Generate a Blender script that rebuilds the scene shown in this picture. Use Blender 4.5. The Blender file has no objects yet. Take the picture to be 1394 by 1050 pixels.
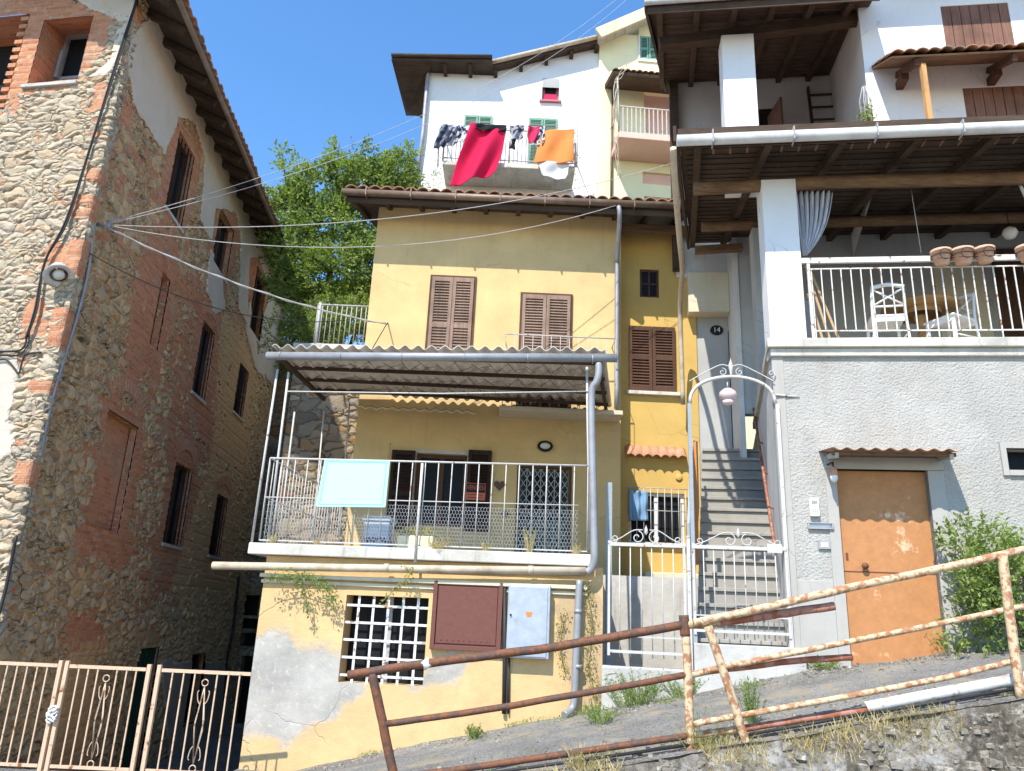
import bpy, math, random
from mathutils import Vector, Matrix, noise
random.seed(7)
R_ = math.radians
sc = bpy.context.scene
COL = sc.collection
PI = math.pi

# ------------------------------------------------------------------ camera model (used for camera and to measure positions on real wall planes)
PW, PH, PF, PCX, PCY = 1394., 1050., 1049., 697., 525.
_up = Vector(((850 - PCX) / PF, (2900 + PCY) / PF, -1.)).normalized()
_f = Vector((0, 0, -1)); _Y = (_f - _up * _f.dot(_up)).normalized(); _X = _Y.cross(_up)
CAMZ = 1.7
CAM = Vector((0, 0, CAMZ))
def ray(px, py):
    c = Vector(((px - PCX) / PF, -(py - PCY) / PF, -1.))
    return Vector((_X.dot(c), _Y.dot(c), _up.dot(c)))

class Frame:
    def __init__(s, O, a):
        s.a = R_(a); s.O = Vector((O[0], O[1], 0)); s.u = Vector((math.cos(s.a), math.sin(s.a), 0)); s.n = Vector((math.sin(s.a), -math.cos(s.a), 0))
    def p(s, u, z, n=0):
        return s.O + s.u * u + s.n * n + Vector((0, 0, z))
    def at(s, px, py, n=0):
        d = ray(px, py); t = ((s.O + s.n * n - CAM).dot(s.n)) / d.dot(s.n); q = CAM + d * t
        return ((q - s.O).dot(s.u), q.z)
    def pt(s, px, py, n=0):
        u, z = s.at(px, py, n); return s.p(u, z, n)
    def rect(s, l, r, t, b, n=0):   # l,r,t,b = pixel points on left / right / top / bottom edges
        return (s.at(*l, n)[0], s.at(*r, n)[0], s.at(*b, n)[1], s.at(*t, n)[1])
    def rc(s, x0, y0, x1, y1, n=0):
        xm, ym = (x0 + x1) / 2, (y0 + y1) / 2
        return s.rect((x0, ym), (x1, ym), (xm, y0), (xm, y1), n)
WORLD = Frame((0, 0), 0)
T = Frame((0, 9.3), -6)          # terrace front wall
H = Frame((0, 12.6), 0)          # main yellow house wall
Wg = Frame((0, 13.05), 0)        # wing
R = Frame((4.6, 8.6), -8)        # right house front
L = Frame((-5.9, 8.5), 94.3)     # left stone house, long alley wall
_c = L.p(1.1, 0)
A = Frame((_c.x, _c.y), -10)     # left stone house, street front (u<0)
B = Frame((0, 22), 0)            # white house behind
D = Frame((0, 21.7), 4)          # pale yellow house behind
G = Frame((0, 5.9), 0)           # rusty railing
K = Frame((0, 8.9), 0)           # alley gate

# ------------------------------------------------------------------ mesh builder
class MB:
    def __init__(s): s.v = []; s.f = []; s.m = []; s.fr = WORLD; s.sm = []; s.attr = None
    def add(s, vs, fs, smooth=False):
        b = len(s.v); s.v += [Vector(x) for x in vs]
        for f in fs: s.f.append([b + i for i in f]); s.m.append(s.fr); s.sm.append(smooth)
        return s
    def box(s, fr, u0, u1, z0, z1, n0, n1):
        if u0 > u1: u0, u1 = u1, u0
        if z0 > z1: z0, z1 = z1, z0
        if n0 > n1: n0, n1 = n1, n0
        s.fr = fr
        P = [fr.p(u, z, n) for n in (n0, n1) for z in (z0, z1) for u in (u0, u1)]
        s.add(P, [(0, 2, 3, 1), (4, 5, 7, 6), (0, 1, 5, 4), (2, 6, 7, 3), (0, 4, 6, 2), (1, 3, 7, 5)]); return s
    def prism(s, fr, poly, z0, z1):   # poly of (u,n)
        s.fr = fr; n = len(poly)
        P = [fr.p(u, z0, q) for u, q in poly] + [fr.p(u, z1, q) for u, q in poly]
        s.add(P, [tuple(range(n)), tuple(range(2 * n - 1, n - 1, -1))] + [(i, i + n, (i + 1) % n + n, (i + 1) % n) for i in range(n)]); return s
    def plate(s, fr, poly, n0, n1):   # poly of (u,z)
        s.fr = fr; n = len(poly)
        P = [fr.p(u, z, n0) for u, z in poly] + [fr.p(u, z, n1) for u, z in poly]
        s.add(P, [tuple(range(n)), tuple(range(2 * n - 1, n - 1, -1))] + [(i, i + n, (i + 1) % n + n, (i + 1) % n) for i in range(n)]); return s
    def beam(s, p, q, w, h, up=(0, 0, 1)):
        p, q = Vector(p), Vector(q); d = (q - p).normalized(); up = Vector(up)
        if abs(d.dot(up)) > .95: up = Vector((0, 1, 0))
        x = d.cross(up).normalized() * w / 2; y = x.cross(d).normalized() * h / 2
        P = [o + x * a + y * b for o in (p, q) for a, b in ((-1, -1), (1, -1), (1, 1), (-1, 1))]
        s.add(P, [(0, 1, 2, 3), (7, 6, 5, 4), (0, 4, 5, 1), (1, 5, 6, 2), (2, 6, 7, 3), (3, 7, 4, 0)]); return s
    def tube(s, pts, r, seg=8, cap=True, r1=None, smooth=True):
        pts = [Vector(p) for p in pts]; n = len(pts); b = len(s.v); rings = []
        ref = Vector((0, 0, 1))
        t0 = (pts[1] - pts[0]).normalized()
        if abs(t0.dot(ref)) > .9: ref = Vector((0, 1, 0))
        x = t0.cross(ref).normalized()
        for i, p in enumerate(pts):
            t = ((pts[min(i + 1, n - 1)] - pts[max(i - 1, 0)])).normalized()
            x = (x - t * x.dot(t)).normalized(); y = t.cross(x)
            rr = r if r1 is None else r + (r1 - r) * i / (n - 1)
            for k in range(seg):
                a = 2 * PI * k / seg; s.v.append(p + (x * math.cos(a) + y * math.sin(a)) * rr)
        for i in range(n - 1):
            for k in range(seg):
                k2 = (k + 1) % seg
                s.f.append([b + i * seg + k, b + i * seg + k2, b + (i + 1) * seg + k2, b + (i + 1) * seg + k]); s.m.append(s.fr); s.sm.append(smooth)
        if cap:
            s.f.append([b + k for k in range(seg)][::-1]); s.m.append(s.fr); s.sm.append(False)
            s.f.append([b + (n - 1) * seg + k for k in range(seg)]); s.m.append(s.fr); s.sm.append(False)
        return s
    def lathe(s, c, prof, seg=20, axis=(0, 0, 1), smooth=True):
        c = Vector(c); ax = Vector(axis).normalized(); rf = Vector((0, 0, 1)) if abs(ax.z) < .9 else Vector((1, 0, 0))
        x = ax.cross(rf).normalized(); y = ax.cross(x); b = len(s.v)
        for r, h in prof:
            for k in range(seg):
                a = 2 * PI * k / seg; s.v.append(c + ax * h + (x * math.cos(a) + y * math.sin(a)) * r)
        for i in range(len(prof) - 1):
            for k in range(seg):
                k2 = (k + 1) % seg
                s.f.append([b + i * seg + k, b + i * seg + k2, b + (i + 1) * seg + k2, b + (i + 1) * seg + k]); s.m.append(s.fr); s.sm.append(smooth)
        return s
    def sheet(s, fn, nu, nv, smooth=True):   # fn(i/nu, j/nv)
        b = len(s.v)
        for j in range(nv + 1):
            for i in range(nu + 1): s.v.append(Vector(fn(i / nu, j / nv)))
        for j in range(nv):
            for i in range(nu):
                a = b + j * (nu + 1) + i
                s.f.append([a, a + 1, a + nu + 2, a + nu + 1]); s.m.append(s.fr); s.sm.append(smooth)
        return s
    def build(s, name, mat, parent=None, solid=0, bev=0, loc=None, seam=False):
        if loc is not None: base = Vector(loc)
        elif parent is not None: base = WL[parent.name]
        elif s.v:
            mn = [min(v[i] for v in s.v) for i in range(3)]; mx = [max(v[i] for v in s.v) for i in range(3)]
            base = Vector(((mn[0] + mx[0]) / 2, (mn[1] + mx[1]) / 2, mn[2]))
        me = bpy.data.meshes.new(name)
        me.from_pydata([tuple(v - base) for v in s.v], [], s.f)
        uv = me.uv_layers.new(name='UVMap'); data = [0.0] * (2 * len(me.loops))
        me.polygons.foreach_set('use_smooth', s.sm)
        for pi, p in enumerate(me.polygons):
            fr = s.m[pi]; nn = p.normal; an = abs(nn.dot(fr.n)); au = abs(nn.dot(fr.u)); az = abs(nn.z)
            for li in p.loop_indices:
                w = s.v[me.loops[li].vertex_index] - fr.O
                U, N, Z = w.dot(fr.u), w.dot(fr.n), w.z
                if az > an and az > au: q = (U, N)
                elif an >= au: q = (U, Z)
                else: q = (N + .37, Z)
                data[2 * li] = q[0]; data[2 * li + 1] = q[1]
        uv.data.foreach_set('uv', data)
        if s.attr:
            for an_, vals in s.attr.items():
                at = me.color_attributes.new(an_, 'FLOAT_COLOR', 'POINT')
                fl = []
                for c in vals: fl += [c[0], c[1], c[2], 1.]
                at.data.foreach_set('color', fl)
        o = bpy.data.objects.new(name, me); COL.objects.link(o)
        if mat: me.materials.append(mat)
        if parent is not None: o.parent = parent; WL[o.name] = base
        else: o.location = base; WL[o.name] = base
        if solid:
            m = o.modifiers.new('s', 'SOLIDIFY'); m.thickness = solid; m.offset = 0
        if bev:
            m = o.modifiers.new('b', 'BEVEL'); m.width = bev; m.segments = 2; m.limit_method = 'ANGLE'
        return o
WL = {}
def tag(o, label=None, cat=None, group=None, kind=None):
    if label: o['label'] = label
    if cat: o['category'] = cat
    if group: o['group'] = group
    if kind: o['kind'] = kind
    return o
def thing(name, loc, label, cat, group=None):
    o = bpy.data.objects.new(name, None); COL.objects.link(o); o.empty_display_size = .1
    o.location = loc; WL[o.name] = Vector(loc); return tag(o, label, cat, group)
def mb(): return MB()
def box(name, mat, parent, fr, *a, **k): return MB().box(fr, *a).build(name, mat, parent, **k)

# ------------------------------------------------------------------ material helpers
class N:
    def __init__(s, name):
        s.mat = bpy.data.materials.new(name); s.mat.use_nodes = True; s.t = s.mat.node_tree; s.t.nodes.clear()
        s.tc = s.t.nodes.new('ShaderNodeTexCoord'); s.uv = s.tc.outputs['UV']; s.ob = s.tc.outputs['Object']
    def n(s, typ, ins=None, **pr):
        d = s.t.nodes.new(typ)
        for k, v in pr.items(): setattr(d, k, v)
        for k, v in (ins or {}).items():
            if v is None: continue
            i = d.inputs[k]
            if isinstance(v, bpy.types.NodeSocket): s.t.links.new(v, i)
            else:
                if i.type == 'RGBA' and len(v) == 3: v = (*v, 1)
                i.default_value = v
        return d
    def math(s, op, a, b=0., c=0., clamp=False): return s.n('ShaderNodeMath', {0: a, 1: b, 2: c}, operation=op, use_clamp=clamp).outputs[0]
    def map(s, v, scale=(1, 1, 1), rot=(0, 0, 0), loc=(0, 0, 0)): return s.n('ShaderNodeMapping', {'Vector': v, 'Scale': scale, 'Rotation': rot, 'Location': loc}).outputs[0]
    def noise(s, v, scale, detail=3, rough=.55, dist=0): return s.n('ShaderNodeTexNoise', {'Vector': v, 'Scale': scale, 'Detail': detail, 'Roughness': rough, 'Distortion': dist}).outputs[0]
    def noisec(s, v, scale, detail=2): return s.n('ShaderNodeTexNoise', {'Vector': v, 'Scale': scale, 'Detail': detail}).outputs[1]
    def ramp(s, f, st):
        d = s.n('ShaderNodeValToRGB', {0: f}); cr = d.color_ramp
        while len(cr.elements) < len(st): cr.elements.new(.5)
        for e, (p, c) in zip(cr.elements, st):
            e.position = p; e.color = (c, c, c, 1) if not hasattr(c, '__len__') else (*c, 1)
        return d.outputs[0]
    def step(s, f, a, b): return s.n('ShaderNodeMapRange', {0: f, 1: a, 2: b, 3: 0., 4: 1.}).outputs[0]
    def mix(s, f, a, b, bl='MIX'):
        d = s.n('ShaderNodeMix', None, data_type='RGBA', blend_type=bl)
        for k, v in ((0, f), (6, a), (7, b)):
            if isinstance(v, bpy.types.NodeSocket): s.t.links.new(v, d.inputs[k])
            else: d.inputs[k].default_value = v if k == 0 else (*v, 1) if len(v) == 3 else v
        return d.outputs[2]
    def bump(s, h, st=.5, dist=.01, normal=None): return s.n('ShaderNodeBump', {'Height': h, 'Strength': st, 'Distance': dist, 'Normal': normal}).outputs[0]
    def out(s, col, rough=.9, nrm=None, metal=0., spec=.3, disp=None, extra=None, **kw):
        ins = {'Base Color': col, 'Roughness': rough, 'Metallic': metal, 'Specular IOR Level': spec, 'Normal': nrm}
        if extra: ins.update(extra)
        b = s.n('ShaderNodeBsdfPrincipled', ins)
        o = s.n('ShaderNodeOutputMaterial', {'Surface': b.outputs[0]})
        if disp is not None: s.t.links.new(disp, o.inputs['Displacement'])
        return s.mat
def sep(g, v): d = g.n('ShaderNodeSeparateColor', {0: v}); return d.outputs
def tint(c, f): return tuple(min(1, x * f) for x in c)

def m_stucco(name, col, grain=110, bst=.35, bd=.004, dirt=(.28, .22, .15), mott=.12, stain=.35, patch=None, patchcol=(.52, .5, .46), chip=None):
    g = N(name)
    n1 = g.noise(g.uv, 1.3, 5, .6); n2 = g.noise(g.map(g.uv, (3.5, .35, 1)), 2.2, 4, .6); n3 = g.noise(g.uv, grain, 2, .6); n4 = g.noise(g.uv, 9, 5, .65)
    c = g.mix(g.step(n1, .3, .7), tint(col, 1 - mott), tint(col, 1 + mott * .6))
    c = g.mix(g.math('MULTIPLY', g.step(n4, .5, .8), mott * 1.6), c, tint(col, .72))
    c = g.mix(g.math('MULTIPLY', g.step(n2, .56, .78), stain), c, dirt)
    h = g.math('ADD', g.math('MULTIPLY', n3, 1.), g.math('MULTIPLY', n4, 2.2))
    wv = g.mix(.35, g.uv, g.noisec(g.uv, 1.7, 5)); ce = g.n('ShaderNodeTexVoronoi', {'Vector': wv, 'Scale': 1.15}, feature='DISTANCE_TO_EDGE').outputs['Distance']
    cr = g.math('MULTIPLY', g.n('ShaderNodeMapRange', {0: ce, 1: .0, 2: .006, 3: 1., 4: 0.}).outputs[0], g.step(g.noise(g.uv, .9, 3), .5, .58)); c = g.mix(g.math('MULTIPLY', cr, .4), c, tint(col, .35)); h = g.math('SUBTRACT', h, g.math('MULTIPLY', cr, 2.))
    bl_ = g.step(g.noise(g.map(g.uv, (1, 1, 1), (0, 0, 0), (3.1, 9.2, 0)), .8, 4, .55), .56, .6); c = g.mix(g.math('MULTIPLY', bl_, mott * 1.5), c, tint(col, 1.25))
    if patch:
        at = g.n('ShaderNodeAttribute', None, attribute_name='mask').outputs['Color']; r, gg, bb = sep(g, at)[:3]
        nn = g.noise(g.uv, 2.6, 7, .62); m = g.step(g.math('ADD', r, g.math('MULTIPLY', g.math('SUBTRACT', nn, .5), 1.1)), .42, .60)
        pc = g.mix(g.step(g.noise(g.uv, 1.5, 7, .62), .3, .7), tint(patchcol, .72), tint(patchcol, 1.25)); pc = g.mix(g.math('MULTIPLY', g.step(g.noise(g.map(g.uv, (1, 1, 1), (0, 0, 0), (7, 3, 0)), 1.1, 8, .7), .55, .62), .5), pc, (.50, .42, .32))
        pc = g.mix(g.step(g.noise(g.uv, 14, 5, .7), .55, .75), pc, tint(patchcol, 1.45))
        rim = g.step(g.math('ADD', r, g.math('MULTIPLY', g.math('SUBTRACT', nn, .5), 1.1)), .30, .50); c = g.mix(g.math('MULTIPLY', rim, .5), c, (.48, .38, .26)); c = g.mix(m, c, pc)
        m2 = g.step(g.math('ADD', gg, g.math('MULTIPLY', g.math('SUBTRACT', g.noise(g.uv, 5, 6, .65), .5), 1.1)), .5, .6)
        c = g.mix(m2, c, patch)
        h = g.math('SUBTRACT', h, g.math('MULTIPLY', m, 1.5))
    if chip:
        cm = g.step(g.noise(g.uv, 1.1, 9, .7), .66, .69); c = g.mix(cm, c, chip); h = g.math('SUBTRACT', h, g.math('MULTIPLY', cm, 2.))
    return g.out(c, .93, g.bump(h, bst, bd), spec=.15)

def m_rough(name, col, scale=26, st=.9, d=.02, stain=.3):   # sprayed rough render
    g = N(name); w = g.uv
    v = g.n('ShaderNodeTexVoronoi', {'Vector': w, 'Scale': scale}, feature='SMOOTH_F1').outputs['Distance']
    n = g.noise(w, scale * 1.1, 4, .6); n1 = g.noise(g.uv, .9, 5, .6); n2 = g.noise(g.map(g.uv, (3, .3, 1)), 1.6, 4, .6)
    c = g.mix(g.step(n1, .3, .7), tint(col, .88), tint(col, 1.08))
    c = g.mix(g.math('MULTIPLY', g.step(n2, .45, .75), stain), c, (.26, .235, .20)); c = g.mix(g.math('MULTIPLY', g.step(g.noise(g.uv, 1.7, 6, .65), .5, .7), .35), c, (.32, .285, .235))
    c = g.mix(g.math('MULTIPLY', g.step(n, .58, .72), .35), c, tint(col, .6)); bl_ = g.step(g.noise(g.uv, .7, 5, .6), .5, .56); c = g.mix(g.math('MULTIPLY', bl_, .25), c, tint(col, 1.3))
    return g.out(c, .95, g.bump(g.math('ADD', n, g.math('MULTIPLY', v, -.8)), st, d), spec=.1)

def brick_nodes(g, uv, sc=1.0):
    w = g.n('ShaderNodeVectorMath', {0: uv, 1: g.n('ShaderNodeVectorMath', {0: g.n('ShaderNodeVectorMath', {0: g.noisec(uv, 3.2, 3), 1: (.5, .5, .5)}, operation='SUBTRACT').outputs[0], 'Scale': .03}, operation='SCALE').outputs[0]}, operation='ADD').outputs[0]
    b = g.n('ShaderNodeTexBrick', {'Vector': w, 'Color1': (.60, .25, .135, 1), 'Color2': (.42, .14, .07, 1), 'Mortar': (.42, .34, .26, 1), 'Scale': 1., 'Mortar Size': .007, 'Mortar Smooth': .3, 'Bias': 0., 'Brick Width': .24 * sc, 'Row Height': .068 * sc})
    n1 = g.noise(uv, 2.2, 5, .6); n2 = g.noise(uv, 20, 4, .65)
    c = g.mix(g.step(n1, .35, .7), b.outputs[0], (.54, .27, .14), 'MIX'); c = g.mix(.4, c, b.outputs[0]); c = g.mix(g.math('MULTIPLY', g.step(g.noise(uv, 1.4, 6, .65), .52, .66), .6), c, (.40, .31, .22))
    c = g.mix(g.math('MULTIPLY', g.step(n2, .5, .75), .45), c, (.22, .1, .06))
    c = g.mix(g.math('MULTIPLY', g.step(g.noise(uv, 6, 5, .6), .58, .7), .5), c, (.58, .42, .3))
    h = g.math('ADD', g.math('MULTIPLY', g.math('SUBTRACT', 1., b.outputs[1]), .6), g.math('MULTIPLY', n2, .5))
    return c, h

def m_rubble(name, warm=1.0, blend=0., warmth=(1., 1., 1.), disp=.05, light=1.0, rows=1.0, cs=5.2):
    """rubble stone with brick (mask R), plaster (mask G), ochre lime wash (mask B)"""
    g = N(name)
    at = g.n('ShaderNodeAttribute', None, attribute_name='mask').outputs['Color']; mr, mg, mb_ = sep(g, at)[:3]
    uv = g.uv
    w = g.n('ShaderNodeVectorMath', {0: uv, 1: g.n('ShaderNodeVectorMath', {0: g.n('ShaderNodeVectorMath', {0: g.noisec(uv, 2.6, 3), 1: (.5, .5, .5)}, operation='SUBTRACT').outputs[0], 'Scale': .3}, operation='SCALE').outputs[0]}, operation='ADD').outputs[0]
    s1 = g.map(w, (cs * .62, cs * 1.25 * rows, 1)); s2 = g.map(w, (cs * 1.5, cs * 2.4, 1))
    e1 = g.n('ShaderNodeTexVoronoi', {'Vector': s1, 'Scale': 1., 'Randomness': .95}, feature='DISTANCE_TO_EDGE', voronoi_dimensions='2D').outputs['Distance']
    v1 = g.n('ShaderNodeTexVoronoi', {'Vector': s1, 'Scale': 1., 'Randomness': .95}, voronoi_dimensions='2D')
    e2 = g.n('ShaderNodeTexVoronoi', {'Vector': s2, 'Scale': 1.}, feature='DISTANCE_TO_EDGE', voronoi_dimensions='2D').outputs['Distance']
    v2 = g.n('ShaderNodeTexVoronoi', {'Vector': s2, 'Scale': 1.}, voronoi_dimensions='2D')
    pick = g.step(g.noise(uv, 1.9, 3, .6), .5, .53)
    e = g.mix(pick, e1, e2); ec = g.mix(pick, v1.outputs['Color'], v2.outputs['Color'])
    rr, rg, rb = sep(g, ec)[:3]
    fine = g.noise(uv, 24, 7, .7); med = g.noise(uv, 7, 5, .6); big = g.noise(uv, .8, 4, .6)
    st = g.ramp(rr, [(0., (.20, .175, .145)), (.14, (.36, .32, .255)), (.34, (.52, .43, .31)), (.5, (.42, .385, .33)), (.64, (.60, .49, .34)), (.8, (.50, .33, .19)), (.9, (.36, .20, .11)), (1., (.64, .575, .46))])
    st = g.mix(g.step(fine, .3, .75), g.mix(1., st, (.62, .6, .57), 'MULTIPLY'), g.mix(1., st, tint((1.25, 1.22, 1.15), light), 'MULTIPLY'))
    mort = g.mix(g.step(med, .3, .7), (.26 * light, .215 * light, .15 * light), (.36 * light, .30 * light, .215 * light))
    thr = g.math('ADD', .05, g.math('MULTIPLY', g.step(g.noise(uv, 1.6, 4, .6), .35, .7), .22))
    st = g.mix(blend, st, (.60, .50, .37))
    mort_f = g.n('ShaderNodeMapRange', {0: g.math('ADD', e, g.math('MULTIPLY', g.math('SUBTRACT', fine, .5), .12)), 1: 0., 2: thr, 3: 1., 4: 0.}).outputs[0]
    c = g.mix(mort_f, st, mort)
    # open joints
    oj = g.math('MULTIPLY', g.n('ShaderNodeMapRange', {0: e, 1: 0.01, 2: .075, 3: 1., 4: 0.}).outputs[0], g.step(g.noise(uv, 2.3, 4, .6), .48, .6))
    c = g.mix(g.math('MULTIPLY', oj, .92), c, (.05, .04, .03))
    c = g.mix(g.math('MULTIPLY', g.step(big, .45, .75), .45 * warm), c, (.47, .33, .17))
    hs = g.math('ADD', g.math('MULTIPLY', g.math('POWER', g.math('MINIMUM', g.math('MULTIPLY', e, 2.6), 1.), .55), g.math('ADD', .45, g.math('MULTIPLY', rg, .65))), g.math('MULTIPLY', fine, .32))
    c = g.mix(1., c, warmth, 'MULTIPLY'); c = g.mix(1., c, (.78, .70, .58), 'DARKEN')
    # brick
    bc, bh = brick_nodes(g, uv)
    rag = g.math('ADD', g.math('MULTIPLY', g.math('SUBTRACT', g.noise(uv, 2.6, 6, .65), .5), 2.0), g.math('MULTIPLY', g.math('SUBTRACT', rb, .5), .7))
    bm = g.step(g.math('ADD', mr, rag), .40, .50)
    c = g.mix(bm, c, bc); hh = g.mix(bm, hs, g.math('ADD', g.math('MULTIPLY', bh, .35), .3))
    # ochre wash on stones
    om = g.math('MULTIPLY', g.step(g.math('ADD', mb_, g.math('MULTIPLY', g.math('SUBTRACT', med, .5), 1.2)), .45, .6), .8)
    c = g.mix(om, c, g.mix(med, (.50, .33, .17), (.70, .50, .27)))
    # plaster
    pm = g.step(g.math('ADD', mg, g.math('MULTIPLY', g.math('SUBTRACT', g.noise(uv, 1.9, 6, .6), .5), .8)), .5, .53)
    pc = g.mix(g.noise(uv, 1.7, 6, .65), (.48, .4, .32), (.66, .58, .49)); pc = g.mix(g.step(g.noise(uv, 2.6, 5, .7), .6, .72), pc, (.6, .42, .24))
    c = g.mix(pm, c, pc); hh = g.mix(pm, hh, g.math('ADD', 1.05, g.math('MULTIPLY', g.noise(uv, 5, 5, .6), .25)))
    dn = g.n('ShaderNodeDisplacement', {'Height': hh, 'Midlevel': .3, 'Scale': disp}).outputs[0]
    m = g.out(c, .95, g.bump(g.math('ADD', g.math('MULTIPLY', fine, 1.), g.math('MULTIPLY', g.noise(uv, 60, 3, .6), .5)), .7, .02), spec=.1, disp=dn)
    m.displacement_method = 'BOTH'
    return m

def m_brick(name):
    g = N(name); c, h = brick_nodes(g, g.uv); return g.out(c, .93, g.bump(h, .9, .012), spec=.1)
def m_plain(name, col, rough=.7, metal=0., bst=.15, var=.15, nscale=8, spec=.3, bd=.004, dirt=None, damt=.5, coords=None):
    g = N(name); n = g.noise(g.ob, nscale, 5, .65); c = g.mix(g.step(n, .3, .7), tint(col, 1 - var), tint(col, 1 + var))
    if dirt: c = g.mix(g.math('MULTIPLY', g.step(g.noise(g.ob, nscale * .6, 7, .7), .5, .68), damt), c, dirt)
    return g.out(c, rough, g.bump(g.noise(g.ob, nscale * 6, 4, .6), bst, bd), metal, spec)
def m_wood(name, col, stretch=(2, 2, 30), rough=.8, var=.45, ax='z', dark=.35):
    g = N(name); sc_ = {'z': (22, 22, 1.2), 'x': (1.2, 22, 22), 'y': (22, 1.2, 22)}[ax]
    n = g.noise(g.map(g.ob, sc_), 1.6, 6, .65, .4); n2 = g.noise(g.ob, 2.5, 4, .6)
    c = g.mix(g.step(n, .25, .8), tint(col, 1 - var), tint(col, 1 + var)); c = g.mix(g.math('MULTIPLY', g.step(n2, .45, .7), .5), c, tint(col, dark))
    return g.out(c, rough, g.bump(n, .5, .006), spec=.2)
def m_rust(name, paint, rust=(.2, .075, .03), amt=.5, scale=9, rough=.7):
    g = N(name); n = g.noise(g.ob, scale, 8, .7); n2 = g.noise(g.ob, scale * 4, 5, .7)
    f = g.step(n, 1 - amt - .03, 1 - amt + .03)
    rc_ = g.mix(n2, tint(rust, .55), tint(rust, 1.7)); pc = g.mix(g.step(n2, .35, .75), tint(paint, .85), tint(paint, 1.08))
    return g.out(g.mix(f, pc, rc_), rough, g.bump(g.math('ADD', g.math('MULTIPLY', f, -.6), n2), .5, .004), spec=.3)
def m_leaf(name, c0, c1, trans=.35):
    g = N(name); ri = g.n('ShaderNodeNewGeometry').outputs['Random Per Island']
    c = g.mix(ri, c0, c1); c = g.mix(g.math('MULTIPLY', g.step(g.noise(g.ob, 1.5, 2), .4, .65), .5), c, tint(c1, 1.3))
    d = g.n('ShaderNodeBsdfPrincipled', {'Base Color': c, 'Roughness': .5, 'Specular IOR Level': .35}); tr = g.n('ShaderNodeBsdfTranslucent', {'Color': g.mix(1., c, (1.3, 1.5, .6), 'MULTIPLY')})
    mx = g.n('ShaderNodeMixShader', {0: trans, 1: d.outputs[0], 2: tr.outputs[0]}); g.n('ShaderNodeOutputMaterial', {'Surface': mx.outputs[0]}); return g.mat
def m_cloth(name, col, trans=.25, pattern=None):
    g = N(name); n = g.noise(g.ob, 3, 4, .6); c = g.mix(n, tint(col, .85), tint(col, 1.1))
    if pattern:
        w = g.noise(g.ob, 7, 2); c = g.mix(g.step(w, .5, .54), c, pattern)
    d = g.n('ShaderNodeBsdfPrincipled', {'Base Color': c, 'Roughness': .9, 'Specular IOR Level': .1, 'Normal': g.bump(g.noise(g.ob, 6, 4, .6), .3, .02)}); tr = g.n('ShaderNodeBsdfTranslucent', {'Color': c})
    mx = g.n('ShaderNodeMixShader', {0: trans, 1: d.outputs[0], 2: tr.outputs[0]}); g.n('ShaderNodeOutputMaterial', {'Surface': mx.outputs[0]}); return g.mat
def m_glass(name, col=(.012, .013, .015)):
    g = N(name); return g.out(g.mix(g.noise(g.ob, 1.5, 3), col, tint(col, 1.8)), .25, None, 0, .05)
def m_ground(name, c0, c1, sc_=40, bst=.8, bd=.02, third=None):
    g = N(name); a = g.noise(g.ob, 1.1, 6, .65); b = g.noise(g.ob, sc_, 6, .75); v = g.n('ShaderNodeTexVoronoi', {'Vector': g.ob, 'Scale': sc_ * .9}, feature='F1')
    c = g.mix(g.step(a, .35, .65), c0, c1); c = g.mix(.4, c, g.mix(1., c, sep(g, v.outputs['Color'])[0], 'MULTIPLY')); c = g.mix(g.step(b, .5, .7), c, tint(c1, 1.35))
    if third: c = g.mix(g.step(g.noise(g.ob, 2.3, 7, .7), .52, .62), c, third)
    return g.out(c, .95, g.bump(g.math('ADD', b, g.math('MULTIPLY', v.outputs['Distance'], -.7)), bst, bd), spec=.1)
def m_tiles(name):
    g = N(name); n = g.noise(g.ob, 3.5, 6, .7); n2 = g.noise(g.ob, 18, 5, .7)
    c = g.ramp(n, [(.3, (.3, .13, .07)), (.5, (.38, .2, .12)), (.62, (.2, .14, .1)), (.75, (.34, .28, .2))]); c = g.mix(g.math('MULTIPLY', g.step(n2, .5, .75), .5), c, (.12, .1, .08))
    return g.out(c, .9, g.bump(n2, .5, .01), spec=.15)

M = {}
M['yel'] = m_stucco('yellow_render', (.60, .435, .21), mott=.13, stain=.42, dirt=(.42, .31, .18))
M['yelbase'] = m_stucco('yellow_base_render', (.63, .43, .215), mott=.17, stain=.22, dirt=(.38, .28, .16), patch=(.46, .33, .19), patchcol=(.40, .375, .335), bst=.5, bd=.008)
M['yelwing'] = m_stucco('orange_yellow_render', (.56, .375, .12), mott=.09, stain=.12, dirt=(.38, .25, .1))
M['white'] = m_stucco('white_render', (.74, .73, .72), mott=.06, stain=.2, dirt=(.5, .48, .44))
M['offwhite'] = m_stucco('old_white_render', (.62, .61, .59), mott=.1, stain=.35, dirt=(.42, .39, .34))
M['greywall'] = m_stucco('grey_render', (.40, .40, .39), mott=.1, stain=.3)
M['cream'] = m_stucco('cream_render', (.62, .55, .40), mott=.1, stain=.3)
M['paleyel'] = m_stucco('pale_yellow_render', (.80, .74, .46), mott=.06, stain=.12, dirt=(.62, .58, .38))
M['pink'] = m_stucco('pink_render', (.72, .46, .37), mott=.06, stain=.15)
M['rough'] = m_rough('rough_grey_render', (.40, .385, .352), scale=42, st=1., d=.012)
M['smoothgrey'] = m_stucco('smooth_grey_render', (.40, .38, .345), mott=.08, stain=.2)
M['rubble'] = m_rubble('rubble_stone', warm=.85, blend=.38, warmth=(1.16, 1., .82), light=2.1, cs=5.0, disp=.06)
M['rubblefront'] = m_rubble('rubble_stone_pale', warm=.35, blend=.42, light=1.5, rows=1.2, cs=5.6, disp=.04)
M['rubbledark'] = m_rubble('old_retaining_stone', warm=.9, cs=3.4, light=.42)
M['rubbledark'].displacement_method = 'BUMP'
M['brick'] = m_brick('red_brick')
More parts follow.
